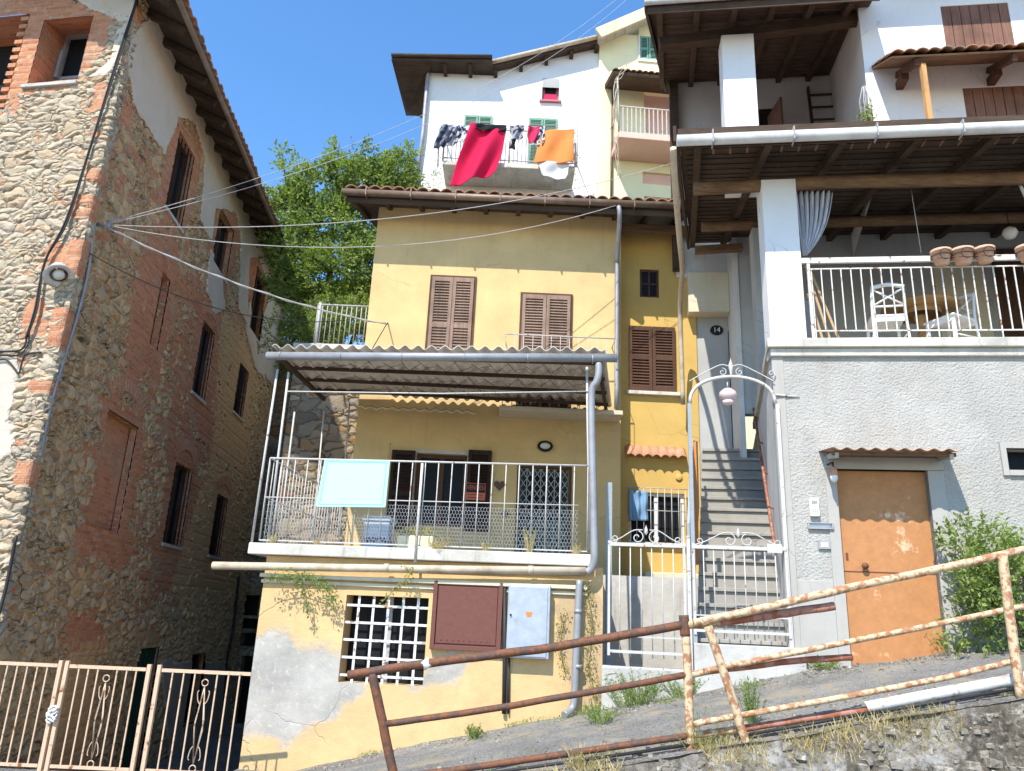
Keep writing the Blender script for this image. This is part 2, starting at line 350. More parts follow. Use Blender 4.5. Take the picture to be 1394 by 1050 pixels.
M['concrete'] = m_stucco('concrete', (.48, .46, .42), mott=.2, stain=.5, dirt=(.2, .18, .15), bst=.6, bd=.008)
M['slab'] = m_stucco('weathered_slab', (.56, .53, .46), mott=.3, stain=.85, dirt=(.25, .22, .17), bst=.6, bd=.008, chip=(.3, .27, .22))
M['step'] = m_stucco('stone_step', (.33, .315, .285), mott=.2, stain=.35, bst=.5)
M['tiles'] = m_tiles('old_roof_tiles')
M['terra'] = m_plain('terracotta', (.46, .23, .14), .85, dirt=(.6, .4, .28), damt=.4)
M['potclay'] = m_plain('pale_pot_clay', (.60, .36, .25), .85, dirt=(.68, .56, .46), damt=.5)
M['eternit'] = m_plain('corrugated_cement', (.62, .55, .48), .9, dirt=(.25, .22, .19), nscale=5)
M['wood_dark'] = m_wood('dark_roof_wood', (.075, .05, .034), ax='x')
M['wood_beam'] = m_wood('old_beam_wood', (.19, .115, .065), ax='x')
M['board'] = m_wood('soffit_boards', (.085, .06, .045), ax='x')
M['shut'] = m_wood('brown_shutter', (.27, .185, .14), ax='z', var=.35)
M['shutdark'] = m_wood('dark_brown_shutter', (.10, .052, .034), ax='z', var=.3)
M['shutred'] = m_wood('reddish_brown_shutter', (.21, .11, .08), ax='z', var=.3)
M['shutblack'] = m_wood('blackish_shutter', (.035, .02, .015), ax='z', var=.3)
M['green'] = m_plain('green_shutter_paint', (.17, .32, .24), .6)
M['greendoor'] = m_plain('dark_green_door_paint', (.02, .07, .045), .6, var=.4)
M['glass'] = m_glass('dark_window_glass')
M['weathered'] = m_plain('weathered_sheet', (.40, .27, .20), .9, dirt=(.5, .44, .38), damt=.6, nscale=5)
M['dark'] = m_plain('dark_room', (.014, .012, .011), .95)
M['frame_grey'] = m_plain('grey_window_frame', (.3, .3, .31), .6)
M['iron_white'] = m_rust('whitish_iron_paint', (.53, .505, .47), amt=.38, scale=14)
M['iron_grey'] = m_rust('grey_iron_paint', (.42, .42, .42), amt=.38, scale=14)
M['iron_peach'] = m_rust('peach_iron_paint', (.62, .44, .30), amt=.40, scale=11)
M['iron_lat'] = m_rust('lattice_white_paint', (.66, .63, .58), amt=.40, scale=12)
M['rustdark'] = m_rust('dark_rusty_pipe', (.105, .062, .045), rust=(.15, .06, .03), amt=.5)
M['rustcream'] = m_rust('cream_rusty_pipe', (.60, .46, .29), amt=.49, rust=(.30, .14, .07), scale=19)
M['rustred'] = m_rust('red_rusty_pipe', (.42, .2, .14), amt=.5, rust=(.24, .08, .04), scale=10)
M['whitepipe'] = m_rust('white_painted_pipe', (.62, .61, .58), amt=.42, rust=(.3, .25, .2))
M['zinc'] = m_plain('zinc_gutter', (.30, .30, .31), .5, .3, dirt=(.16, .15, .15), damt=.4, nscale=4)
M['zincpale'] = m_plain('pale_gutter', (.60, .59, .57), .5, .2, dirt=(.3, .27, .23), damt=.4, nscale=4)
M['browngut'] = m_plain('brown_gutter', (.17, .12, .085), .5, .2, dirt=(.3, .25, .2), damt=.5, nscale=5)
M['creampipe'] = m_plain('cream_pipe', (.50, .42, .31), .75, dirt=(.22, .16, .1), damt=.6, nscale=5)
M['sheetbrown'] = m_rust('brown_metal_door', (.155, .06, .045), amt=.3, rust=(.2, .08, .05), scale=5)
M['sheetgrey'] = m_plain('galvanised_cabinet', (.42, .45, .50), .45, .5, var=.12, dirt=(.3, .3, .3))
M['orange'] = m_rust('orange_metal_door', (.47, .215, .085), amt=.375, rust=(.56, .36, .23), scale=2.6, rough=.6)
M['board_cyan'] = m_plain('pale_cyan_board', (.42, .82, .80), .45, var=.03)
M['cyan_rim'] = m_plain('teal_board_rim', (.16, .5, .46), .5, var=.05)
M['signred'] = m_plain('red_orange_sign', (.5, .12, .06), .5, var=.08)
M['black'] = m_plain('black_paint', (.012, .012, .013), .6)
M['blackwire'] = m_plain('black_cable', (.03, .028, .027), .6)
M['greywire'] = m_plain('grey_cable', (.42, .40, .38), .6)
M['steel'] = m_plain('plain_steel', (.35, .35, .36), .4, .8)
M['mesh'] = m_plain('galvanised_mesh', (.55, .55, .55), .5, .5)
M['plastic_blue'] = m_plain('pale_blue_plastic', (.36, .42, .52), .5, dirt=(.2, .2, .22), damt=.6)
M['plastic_white'] = m_plain('white_plastic', (.74, .74, .72), .4, var=.04)
M['chairw'] = m_plain('white_painted_chair', (.74, .73, .71), .5, var=.05)
M['tablewood'] = m_wood('light_wood_table', (.42, .24, .10), ax='x', var=.25)
M['ladder'] = m_wood('dark_ladder_wood', (.06, .045, .035), ax='z')
M['post'] = m_wood('bare_wood_post', (.55, .30, .12), ax='z', var=.2)
M['plank'] = m_wood('raw_plank', (.5, .34, .2), ax='z', var=.2)
M['fabric_stripe'] = None
M['red'] = m_cloth('crimson_sheet', (.66, .022, .085))
M['orangecl'] = m_cloth('orange_towel', (.80, .30, .09))
M['whitecl'] = m_cloth('white_cotton', (.78, .74, .74))
M['navy'] = m_cloth('dark_blue_garment', (.05, .055, .08), .05, pattern=(.2, .22, .28))
M['patt'] = m_cloth('patterned_garment', (.6, .62, .68), .15, pattern=(.03, .03, .05))
M['blackcl'] = m_cloth('black_garment', (.02, .02, .025), .05)
M['greycl'] = m_cloth('grey_garment', (.35, .35, .4), .1, pattern=(.05, .05, .07))
M['pinkcl'] = m_cloth('rose_garment', (.62, .05, .13))
M['bluecl'] = m_cloth('light_blue_towel', (.25, .42, .62))
M['leaf'] = m_leaf('tree_leaves', (.055, .10, .02), (.30, .36, .11), .38)
M['leafbush'] = m_leaf('bush_leaves', (.07, .12, .025), (.27, .33, .10), .35)
M['leafweed'] = m_leaf('weed_leaves', (.10, .17, .04), (.26, .3, .1), .35)
M['leafdry'] = m_leaf('dry_grass', (.38, .28, .13), (.58, .47, .25), .3)
M['vine'] = m_leaf('dry_vine', (.20, .16, .05), (.34, .32, .1), .3)
M['bark'] = m_wood('tree_bark', (.13, .095, .065), ax='z')
M['asphalt'] = m_ground('old_asphalt', (.19, .18, .165), (.33, .315, .285), 55, 1., .015, third=(.34, .29, .21))
M['dirt'] = m_ground('rocky_bank', (.14, .115, .085), (.30, .265, .215), 22, 1., .05, third=(.46, .44, .40))
M['hill'] = m_ground('hill_soil', (.12, .14, .06), (.2, .2, .1), 8)
M['lamp'] = m_plain('grey_lamp_enamel', (.52, .52, .50), .4, dirt=(.3, .28, .25))
M['opal'] = m_plain('opal_glass', (.66, .50, .48), .15, var=.04, spec=.5)
M['opalw'] = m_plain('white_globe_glass', (.6, .6, .56), .2, var=.04, spec=.5)
M['heart'] = m_plain('dark_brown_ceramic', (.09, .04, .02), .4)
M['pinktrim'] = m_plain('pink_window_trim', (.42, .14, .16), .6)
M['sunband_planter'] = m_plain('sunlit_band_and_planter', (.72, .64, .42), .6, dirt=(.4, .34, .2))  # pale tone imitating sunlight on the canopy strip; also the planter's own colour
M['oran_sheet'] = m_rust('orange_sheet', (.60, .22, .06), amt=.3)
M['bluegrey'] = m_rust('blue_grey_iron', (.30, .33, .35), amt=.3)
M['rock'] = m_ground('loose_rock', (.22, .19, .15), (.42, .38, .31), 20, .8, .02)
def stripe():
    g = N('striped_curtain'); w = g.n('ShaderNodeTexWave', {'Vector': g.uv, 'Scale': 2.6, 'Distortion': 0.}, wave_type='BANDS', bands_direction='X').outputs[1]
    return g.out(g.mix(g.step(w, .45, .55), (.16, .18, .24), (.55, .56, .6)), .9)
M['fabric_stripe'] = stripe()

# ------------------------------------------------------------------ shape helpers
def coords(a, b, step, cuts):
    n = max(1, int(math.ceil((b - a) / step))); c = [a + (b - a) * i / n for i in range(n + 1)]
    for x in cuts:
        if a < x < b:
            i = min(range(len(c)), key=lambda k: abs(c[k] - x))
            if 0 < i < len(c) - 1 and abs(c[i] - x) < .5 * (b - a) / n and c[i] not in cuts: c[i] = x
            else: c.append(x)
    return sorted(set(c))
def wallgrid(fr, u0, u1, z0, z1, holes, step, maskfn=None, n=0, top=None, bot=None):
    m = MB(); m.fr = fr
    us = coords(u0, u1, step, [h[0] for h in holes] + [h[1] for h in holes]); zs = coords(z0, z1, step, [h[2] for h in holes] + [h[3] for h in holes])
    idx = {}; att = []
    def vid(i, j):
        k = (i, j)
        if k not in idx:
            idx[k] = len(m.v); m.v.append(fr.p(us[i], zs[j], n)); att.append(maskfn(us[i], zs[j]) if maskfn else (0, 0, 0))
        return idx[k]
    for i in range(len(us) - 1):
        uc = (us[i] + us[i + 1]) / 2
        for j in range(len(zs) - 1):
            zc = (zs[j] + zs[j + 1]) / 2
            if any(h[0] < uc < h[1] and h[2] < zc < h[3] for h in holes): continue
            if top and zc > top(uc): continue
            if bot and zc < bot(uc): continue
            m.f.append([vid(i, j), vid(i + 1, j), vid(i + 1, j + 1), vid(i, j + 1)]); m.m.append(fr); m.sm.append(False)
    m.attr = {'mask': att}
    return m
def reveal(m, fr, h, n0, n1):
    u0, u1, z0, z1 = h; m.fr = fr
    c = [(u0, z0), (u1, z0), (u1, z1), (u0, z1)]
    P = [fr.p(u, z, n0) for u, z in c] + [fr.p(u, z, n1) for u, z in c]
    m.add(P, [(i, (i + 1) % 4, (i + 1) % 4 + 4, i + 4) for i in range(4)])
    if m.attr: m.attr['mask'] += [m.rmask if hasattr(m, 'rmask') else (0, 0, 0)] * 8
    return m
def segd(p, a, b):
    ax, ay = a; bx, by = b; px, py = p; dx, dy = bx - ax, by - ay
    t = max(0, min(1, ((px - ax) * dx + (py - ay) * dy) / (dx * dx + dy * dy + 1e-9)))
    return math.hypot(px - ax - t * dx, py - ay - t * dy)
def polymask(poly, soft):
    bb = (min(p[0] for p in poly) - soft, max(p[0] for p in poly) + soft, min(p[1] for p in poly) - soft, max(p[1] for p in poly) + soft)
    def f(u, z):
        if not (bb[0] < u < bb[1] and bb[2] < z < bb[3]): return 0.
        ins = False; n = len(poly); d = 9
        for i in range(n):
            a, b = poly[i], poly[(i + 1) % n]
            if (a[1] > z) != (b[1] > z) and u < (b[0] - a[0]) * (z - a[1]) / (b[1] - a[1]) + a[0]: ins = not ins
            d = min(d, segd((u, z), a, b))
        s = d if ins else -d
        return max(0., min(1., .5 + .5 * s / soft))
    return f
def louvre(fr, u0, u1, z0, z1, n, mats, parent, name='shutter', split=.42, lab=None):
    """one shutter leaf: stiles, rails, tilted slats"""
    m = MB(); t = .045; w = .055
    m.box(fr, u0, u0 + w, z0, z1, n, n + t); m.box(fr, u1 - w, u1, z0, z1, n, n + t)
    zz = [z0, z0 + .09]; zm = z0 + (z1 - z0) * split
    for a, b in ((z0, z0 + .09), (zm, zm + .08), (z1 - .08, z1)): m.box(fr, u0 + w, u1 - w, a, b, n + .003, n + t - .003)
    for a, b in ((z0 + .09, zm), (zm + .08, z1 - .08)):
        k = max(2, int((b - a) / .052))
        for i in range(k):
            zc = a + (b - a) * (i + .5) / k; h = (b - a) / k * .62; jj = random.uniform(-.004, .004)
            P = [fr.p(u0 + w, zc + h * .5 + jj, n + .008), fr.p(u1 - w, zc + h * .5, n + .008), fr.p(u1 - w, zc - h * .5, n + t - .006), fr.p(u0 + w, zc - h * .5 + jj, n + t - .006)]
            Q = [p - Vector((0, 0, .008)) for p in P]
            m.add(P + Q, [(0, 1, 2, 3), (7, 6, 5, 4), (0, 4, 5, 1), (2, 6, 7, 3)])
    m.box(fr, u0 + w, u1 - w, z0 + .09, z1 - .08, n - .006, n + .004)
    o = m.build(name, mats, parent)
    if lab: o['label'] = lab
    return o
def railing(root, fr, u0, u1, z0, z1, n, nb, mat, rr=.009, br=.007, top=None, low=.06, extra=None, skip=(), topbox=False):
    m = MB()
    if topbox: m.box(fr, u0, u1, z1 - .02, z1 + .012, n - .022, n + .022)
    else: m.tube([fr.p(u0, z1, n), fr.p(u1, z1, n)], rr, 8)
    m.build('top_rail', mat, root)
    MB().box(fr, u0, u1, z0 + low, z0 + low + .014, n - .007, n + .007).build('bottom_rail', mat, root)
    src = None
    for i in range(nb + 1):
        if i in skip: continue
        u = u0 + (u1 - u0) * i / nb
        MB().tube([fr.p(u, z0 + low if low else z0, n), fr.p(u + random.uniform(-.004, .004), z1 if extra is None else z1 - extra, n)], br, 6).build('bar', mat, root)
def scroll(fr, u, z, n, r, turns, sgn, a0=0, k=26):
    pts = []
    for i in range(k + 1):
        t = i / k; a = a0 + sgn * turns * 2 * PI * t; rr = r * (1 - .82 * t)
        pts.append(fr.p(u + rr * math.cos(a), z + rr * math.sin(a), n))
    return pts
def cable(name, a, b, sag, r, mat, label, cat='cable', group=None, k=28, twist=0):
    a, b = Vector(a), Vector(b); pts = [a.lerp(b, i / k) - Vector((0, 0, sag * 4 * (i / k) * (1 - i / k))) for i in range(k + 1)]
    m = MB(); m.tube(pts, r, 6)
    if twist:
        q = [p + Vector((0, math.cos(i * 1.4), math.sin(i * 1.4))) * r * 1.5 for i, p in enumerate(pts)]; m.tube(q, r * .7, 5)
    return tag(m.build(name, mat), label, cat, group)
def coppi(name, parent, mat, fr, u0, u1, nf, zf, nb, zb, pitch=.21, row=.36, amp=.055, skew=0, solid=.018):
    """rows of curved roof tiles, from the eave (nf, zf) up to (nb, zb)"""
    m = MB(); m.fr = fr; cols = int((u1 - u0) / pitch) + 1; rows = int(abs(nb - nf) / row) + 1
    for r in range(rows):
        t0 = r / rows; t1 = (r + 1.12) / rows
        def fn(a, b):
            uu = a * cols; k = int(uu); fx = uu - k; h = math.sin(PI * fx) ** .8 if int(a * cols) % 1 == 0 else 0
            hh = abs(math.sin(PI * fx)); t = t0 + (t1 - t0) * b
            jit = .010 * math.sin(k * 12.9 + r * 7.7) + .012 * math.sin(k * 3.3 + r)
            return fr.p(u0 + (u1 - u0) * a + skew * t, zf + (zb - zf) * t + (hh ** .75) * amp + (1 - b) * .022, nf + (nb - nf) * t + (jit if b < .5 else 0))
        m.sheet(fn, cols * 8, 2)
    return m.build(name, mat, parent, solid=solid)
def corr(name, parent, mat, fr, u0, u1, nf, zf, nb, zb, pitch=.17, amp=.028, solid=.008, seg=8, front=0):
    m = MB(); m.fr = fr; cols = (u1 - u0) / pitch
    m.sheet(lambda a, b: fr.p(u0 + (u1 - u0) * a, zf + (zb - zf) * b + amp * math.sin(2 * PI * cols * a), nf + (nb - nf) * b), int(cols * seg), 6)
    return m.build(name, mat, parent, solid=solid)
def leaf_add(m, c, d, s, w=.45):
    """a bent leaf of two quads"""
    d = Vector(d).normalized(); r = Vector((random.gauss(0, 1), random.gauss(0, 1), random.gauss(0, 1))); x = d.cross(r)
    if x.length < 1e-4: return
    x.normalize(); y = d.cross(x); b = len(m.v)
    m.v += [c, c + d * s * .5 + x * s * w * .5 + y * s * .1, c + d * s + y * s * -.08, c + d * s * .5 - x * s * w * .5 + y * s * .1]
    m.f.append([b, b + 1, b + 2, b + 3]); m.m.append(WORLD); m.sm.append(False)
def rv(): 
    while True:
        v = Vector((random.uniform(-1, 1), random.uniform(-1, 1), random.uniform(-1, 1)))
        if .01 < v.length < 1: return v
def crown(m, blobs, per, s, jit=.25, cf=1.9, ct=-.12):
    """sprigs of leaves: blobs = (centre, radii)"""
    for c, rd in blobs:
        c = Vector(c); k = int(per * rd[0] * rd[2] * 4)
        for _ in range(k):
            v = rv(); v = v.normalized() * (v.length ** .45); q = c + Vector((v.x * rd[0], v.y * rd[1], v.z * rd[2]))
            if noise.noise(q * cf) < ct: continue
            sd = (v + Vector((0, 0, .35)) + rv() * .8).normalized()
            for j in range(7):
                p = q + sd * (j * s * .45) + rv() * s * .3
                leaf_add(m, p, sd + rv() * 1.1 + Vector((0, 0, -.25)), s * random.uniform(.7, 1.25), .55)
def weed(name, p, h, rad, nst, mat, label, cat='weed', leafs=6, ls=.035, group=None, lean=(0, 0, 0)):
    m = MB()
    for i in range(nst):
        a = random.uniform(0, 2 * PI); b = Vector(p) + Vector((math.cos(a), math.sin(a), 0)) * rad * random.random() * .6
        tip = b + Vector((math.cos(a) * rad * random.uniform(.3, 1.2), math.sin(a) * rad * random.uniform(.3, 1.2), h * random.uniform(.5, 1.1))) + Vector(lean)
        mid = b.lerp(tip, .5) + Vector((0, 0, h * .1)); k = len(m.v); w = Vector((.003, .001, 0))
        m.v += [b - w, b + w, mid + w, mid - w, tip]; m.f += [[k, k + 1, k + 2, k + 3], [k + 3, k + 2, k + 4]]; m.m += [WORLD] * 2; m.sm += [False] * 2
        for j in range(leafs):
            t = random.uniform(.15, 1); q = b.lerp(mid, t * 2) if t < .5 else mid.lerp(tip, t * 2 - 1)
            leaf_add(m, q, rv() + Vector((0, 0, .3)), ls * random.uniform(.6, 1.4), .35)
    o = m.build(name, mat, loc=p); return tag(o, label, cat, group)

# ------------------------------------------------------------------ ground
def ramp_z(x, y):
    t = max(0, min(1.25, (y - 5.9) / 3.1)); a = .63 + .195 * x; b = .56 + .235 * x
    if x > 3.2: b = 1.312 + .16 * (x - 3.2)
    z = a + (b - a) * t
    return z
def gnd(x, y):
    z = ramp_z(x, y) + .02 * noise.noise(Vector((x * 2, y * 2, 0))) + .008 * noise.noise(Vector((x * 9, y * 9, 1)))
    return max(z, -.02 + .01 * noise.noise(Vector((x, y, 3))))
m = MB()
m.sheet(lambda a, b: (lambda x, y: Vector((x, y, gnd(x, y))))(-2.9 + 16.9 * a, 5.75 + 7.6 * b), 260, 120)
tag(m.build('sloping_street', M['asphalt']), kind='structure')
m = MB()
def bank(a, b):
    x = -4.4 + 18 * a; zt = gnd(x, 5.76); t = b
    y = 5.78 - .85 * t; z = zt * (1 - t) - .05 * t + .0
    q = Vector((x * 2.2, t * 3, zt)); d = noise.fractal(q, 1., 2., 5) * .12 * min(1, t * 6 + .1); q2 = Vector((x * 9, t * 11, 5)); d += noise.noise(q2) * .03 * min(1, t * 8)
    return Vector((x, y - d, z + d * .5 + .004))
m.sheet(bank, 420, 50)
tag(m.build('rocky_bank', M['dirt'], solid=0), kind='structure')
m = MB(); m.sheet(lambda a, b: Vector((-150 + 300 * a, -120 + 420 * b, -1.9)), 20, 20); tag(m.build('ground', M['asphalt']), kind='structure')
m = MB(); m.prism(WORLD, [(-40, 40), (40, 40), (40, -5.6), (-2.3, -5.6), (-2.3, -9.25), (-40, -9.25)], -1.85, -.05); tag(m.build('lower_road', M['asphalt']), kind='structure')
m = MB(); m.sheet(lambda a, b: Vector((-7.2 + 4.6 * a, 9.2 + 13.2 * b, -.07 - 1.1 * min(1, b * 2.2) + .02 * noise.noise(Vector((a * 9, b * 20, 0))))), 20, 40); tag(m.build('alley_path', M['asphalt']), kind='structure')
def hillf(a, b):
    x = -3.9 + 70 * a; y = 22.6 + 60 * b
    z = 7.5 + max(0, (y - 22.6)) * .42 + .5 * noise.noise(Vector((x * .2, y * .2, 0)))
    return Vector((x, y, z))
m = MB(); m.sheet(hillf, 60, 40); tag(m.build('hillside', M['hill']), kind='structure')

# loose stones on the bank
m = MB()
for _ in range(1500):
    x = random.uniform(.4, 5.4); t = random.uniform(.03, .95); c = bank((x + 4.4) / 18, t); s = random.choice((.006, .008, .012, .012, .02, .034)) * random.uniform(.7, 1.3)
    b = len(m.v); pts = [c + Vector((random.uniform(-1, 1), random.uniform(-1, 1), random.uniform(-.6, .8))) * s for _ in range(8)]
    ax = rv().normalized()
    P = [c + Vector((sx * s * random.uniform(.6, 1.2), sy * s * random.uniform(.6, 1.2), sz * s * random.uniform(.4, .8))) for sz in (-1, 1) for sy in (-1, 1) for sx in (-1, 1)]
    m.add(P, [(0, 2, 3, 1), (4, 5, 7, 6), (0, 1, 5, 4), (2, 6, 7, 3), (0, 4, 6, 2), (1, 3, 7, 5)])
tag(m.build('loose_stones', M['rock'], bev=.004), 'loose grey stones and rubble scattered down the dry bank below the rusty railing', 'stones', kind='stuff')
m = MB()
for _ in range(2600):
    x = random.uniform(-2., 5.2); y = 5.85 + abs(random.gauss(0, .5)) if random.random() < .45 else (8.9 - .105 * x * (x < 1.2) - abs(random.gauss(0, .3)) + (.25 if x < 1.2 else -.15))
    if noise.noise(Vector((x * 1.6, y * 1.6, 11))) < -.1: continue
    s = random.choice((.004, .006, .008, .012, .018)); c = Vector((x, y, gnd(x, y) + s * .3))
    P = [c + Vector((sx * s * random.uniform(.6, 1.2), sy * s * random.uniform(.6, 1.2), sz * s * random.uniform(.4, .8))) for sz in (-1, 1) for sy in (-1, 1) for sx in (-1, 1)]
    m.add(P, [(0, 2, 3, 1), (4, 5, 7, 6), (0, 1, 5, 4), (2, 6, 7, 3), (0, 4, 6, 2), (1, 3, 7, 5)])
tag(m.build('street_gravel', M['rock']), 'small stones and grit scattered over the sloping street', 'gravel', kind='stuff')
# dry grass and low weeds along the kerb
m = MB()
def blade(m, p, h, lean, w=.003):
    k = len(m.v); d = Vector((lean[0], lean[1], h)); s = Vector((w, 0, 0)); mid = p + d * .5 + Vector((0, 0, h * .08))
    m.v += [p - s, p + s, mid + s * .8, mid - s * .8, p + d]; m.f += [[k, k + 1, k + 2, k + 3], [k + 3, k + 2, k + 4]]; m.m += [WORLD] * 2; m.sm += [False] * 2
def gdens(x): return noise.noise(Vector((x * 1.3, 4, 0))) > -.15
for _ in range(2600):
    x = random.uniform(-.2, 4.3)
    if not gdens(x) or noise.noise(Vector((x * 5, 0, 2))) < -.25: continue
    t = abs(random.gauss(0, .09)); c = bank((x + 4.4) / 18, min(t, .8)); h = random.uniform(.02, .09)
    blade(m, c, h, (random.gauss(0, .04), random.gauss(-.02, .04)))
tag(m.build('dry_grass', M['leafdry']), 'straw coloured dry grass along the top of the bank under the lowest rail', 'grass', kind='stuff')
m = MB()
for _ in range(5200):
    r = random.random()
    if r < .5:
        x = random.uniform(-2., 2.8); y = 9.3 - .105 * x - abs(random.gauss(0, .12)) - .02
        if x > 1.15: y = random.uniform(8.55, 8.8) - abs(random.gauss(0, .12))
    elif r < .8: x = random.uniform(-.5, 4.); y = 5.9 + abs(random.gauss(0, .25))
    else: x = random.uniform(-.6, 3.5); y = random.uniform(6, 9)
    if noise.noise(Vector((x * 2.5, y * 2.5, 7))) < .12: continue
    p = Vector((x, y, gnd(x, y)))
    if random.random() < .5: blade(m, p, random.uniform(.02, .08), (random.gauss(0, .02), random.gauss(0, .02)), .002)
    else: leaf_add(m, p + Vector((0, 0, random.uniform(0, .04))), rv() + Vector((0, 0, .5)), random.uniform(.015, .035))
tag(m.build('street_weeds', M['leafweed']), 'low sparse weeds growing through the cracked asphalt and along the wall foot', 'weeds', kind='stuff')

# ------------------------------------------------------------------ LEFT STONE HOUSE
stone = thing('stone_house', L.p(1.1, 0), 'tall old rubble stone house with brick window surrounds and tiled eaves on the left', 'house')
def q(l, r, t, b, n=0): return L.rect(l, r, t, b, n)
LU1 = 13.0; LZ = 10.75
win = {
 'w1': q((232, 238), (258, 246), (255, 197), (237, 300)),
 'w2': q((290, 338), (314, 338), (309, 300), (298, 371)),
 'w3': q((343, 405), (359, 412), (355, 372), (345, 457)),
 'ma': q((266, 496), (286, 492), (280, 440), (274, 545)),
 'mb': q((319, 540), (334, 535), (330, 497), (322, 565)),
 'lc': q((229, 688), (254, 686), (246, 632), (236, 743)),
 'ld': q((288, 720), (304, 716), (303, 676), (290, 757)),
 'slit': q((210, 425), (223, 425), (226, 376), (205, 470)),
 'blind': q((130, 640), (176, 640), (164, 568), (142, 722)),
 'door': q((176, 965), (202, 965), (203, 882), (170, 1046)),
 'nar': q((253, 940), (271, 940), (269, 890), (253, 987)),
}
win['door'] = (win['door'][0], win['door'][1], -1.1, win['door'][3])
print('WIN', {k: tuple(round(x, 2) for x in v) for k, v in win.items()})
def LP(pts): return [L.at(*p) for p in pts]
bricks = [polymask(LP(p), .22) for p in (
 [(236, 165), (262, 172), (274, 212), (262, 270), (250, 318), (222, 300), (214, 275), (226, 215)],
 [(205, 318), (244, 335), (238, 400), (226, 470), (212, 520), (168, 520), (172, 440), (190, 350)],
 [(286, 285), (322, 285), (328, 320), (315, 380), (298, 420), (282, 380)],
 [(338, 350), (362, 350), (370, 395), (356, 470), (340, 455)],
 [(270, 395), (296, 425), (298, 500), (284, 600), (244, 575), (255, 520), (262, 440)],
 [(316, 462), (342, 480), (340, 560), (330, 655), (298, 620), (306, 560)],
 [(145, 535), (192, 565), (190, 640), (170, 740), (165, 775), (105, 765), (104, 715), (128, 700), (132, 610)],
 [(232, 592), (270, 612), (268, 690), (246, 815), (196, 800), (208, 740), (220, 680)],
 [(290, 640), (318, 655), (312, 730), (305, 815), (268, 800), (280, 740)],
 [(90, 838), (140, 842), (145, 890), (130, 905), (80, 900), (78, 860)],
 [(70, 905), (128, 905), (120, 1060), (50, 1060)],
 [(188, 855), (215, 862), (214, 880), (188, 880)],
 [(160, 115), (178, 150), (176, 170), (152, 160)],
)]
plas = [polymask(LP(p), .16) for p in (
 [(165, 60), (215, 10), (290, 160), (345, 260), (400, 380), (402, 440), (385, 545), (350, 500), (352, 440), (366, 400), (350, 350), (338, 352), (334, 440), (322, 420), (326, 320), (318, 288), (290, 285), (286, 330), (270, 300), (276, 215), (262, 165), (240, 160), (222, 212), (200, 180), (178, 140)],
 [(284, 335), (300, 380), (304, 420), (290, 430), (278, 395)],
 [(338, 405), (346, 460), (360, 520), (345, 500), (332, 450)],
 [(215, 900), (300, 900), (330, 1050), (230, 1050)],
)]
ochre = [polymask(LP(p), .5) for p in ([(300, 420), (390, 500), (345, 800), (250, 860), (230, 800), (290, 600)], [(0, 900), (330, 830), (330, 1060), (0, 1060)])]
hb = [polymask(LP(p), .5) for p in ([(185, 360), (240, 330), (300, 400), (345, 460), (352, 520), (335, 660), (318, 815), (190, 815), (215, 700), (205, 600), (230, 520)], [(110, 560), (210, 500), (215, 640), (190, 800), (90, 790)], [(150, 100), (185, 150), (240, 240), (215, 330), (150, 330), (120, 300)])]
def lmask(u, z): return (max(max(f(u, z) for f in bricks), .62 * hb[0](u, z), .34 * hb[1](u, z), .30 * hb[2](u, z)), max(f(u, z) for f in plas), max(f(u, z) for f in ochre))
m = wallgrid(L, 1.1, LU1, -1.5, LZ, list(win.values()), .042, lmask)
for k, h in win.items():
    d = {'slit': .12, 'blind': .10}.get(k, .19); m.rmask = (.75, 0, 0); reveal(m, L, h, 0, -d)
m.build('long_wall', M['rubble'], stone)
for k in ('slit', 'blind'):
    h = win[k]; d = {'slit': .12, 'blind': .10}[k]; box('brick_infill', M['brick'], stone, L, h[0] - .02, h[1] + .02, h[2] - .02, h[3] + .02, -d - .02, -d - .1)
for k in ('w1', 'w2', 'w3', 'ma', 'mb', 'lc', 'ld', 'nar'):
    h = win[k]; w = MB(); e = .05
    for a in ((h[0], h[0] + e, h[2], h[3]), (h[1] - e, h[1], h[2], h[3]), (h[0] + e, h[1] - e, h[3] - e, h[3]), (h[0] + e, h[1] - e, h[2], h[2] + e), ((h[0] + h[1]) / 2 - .025, (h[0] + h[1]) / 2 + .025, h[2] + e, h[3] - e)): w.box(L, *a, -.16, -.10)
    wn = w.build('window', M['shutdark'], stone)
    box('pane', M['glass'], wn, L, h[0], h[1], h[2], h[3], -.18, -.165)
    if k in ('w1', 'ma', 'mb', 'lc', 'ld'):   # iron bars
        nb = 5
        for i in range(nb): MB().tube([L.p(h[0] + (h[1] - h[0]) * (i + .5) / nb, h[2], -.02), L.p(h[0] + (h[1] - h[0]) * (i + .5) / nb, h[3], -.02)], .011, 6).build('bar', M['black'], wn)
    if k != 'nar': box('stone_sill', M['concrete'], wn, L, h[0] - .05, h[1] + .05, h[2] - .06, h[2], -.3, .05)
h = win['door']; dm = MB(); dm.box(L, h[0], h[1], h[2], h[3], -.10, -.05)
for i in range(6): dm.box(L, h[0] + (h[1] - h[0]) * i / 6 + .01, h[0] + (h[1] - h[0]) * (i + 1) / 6 - .01, h[2] + .03, h[3] - .03, -.05, -.035)
tag(dm.build('door', M['greendoor'], stone), 'dark green plank door')
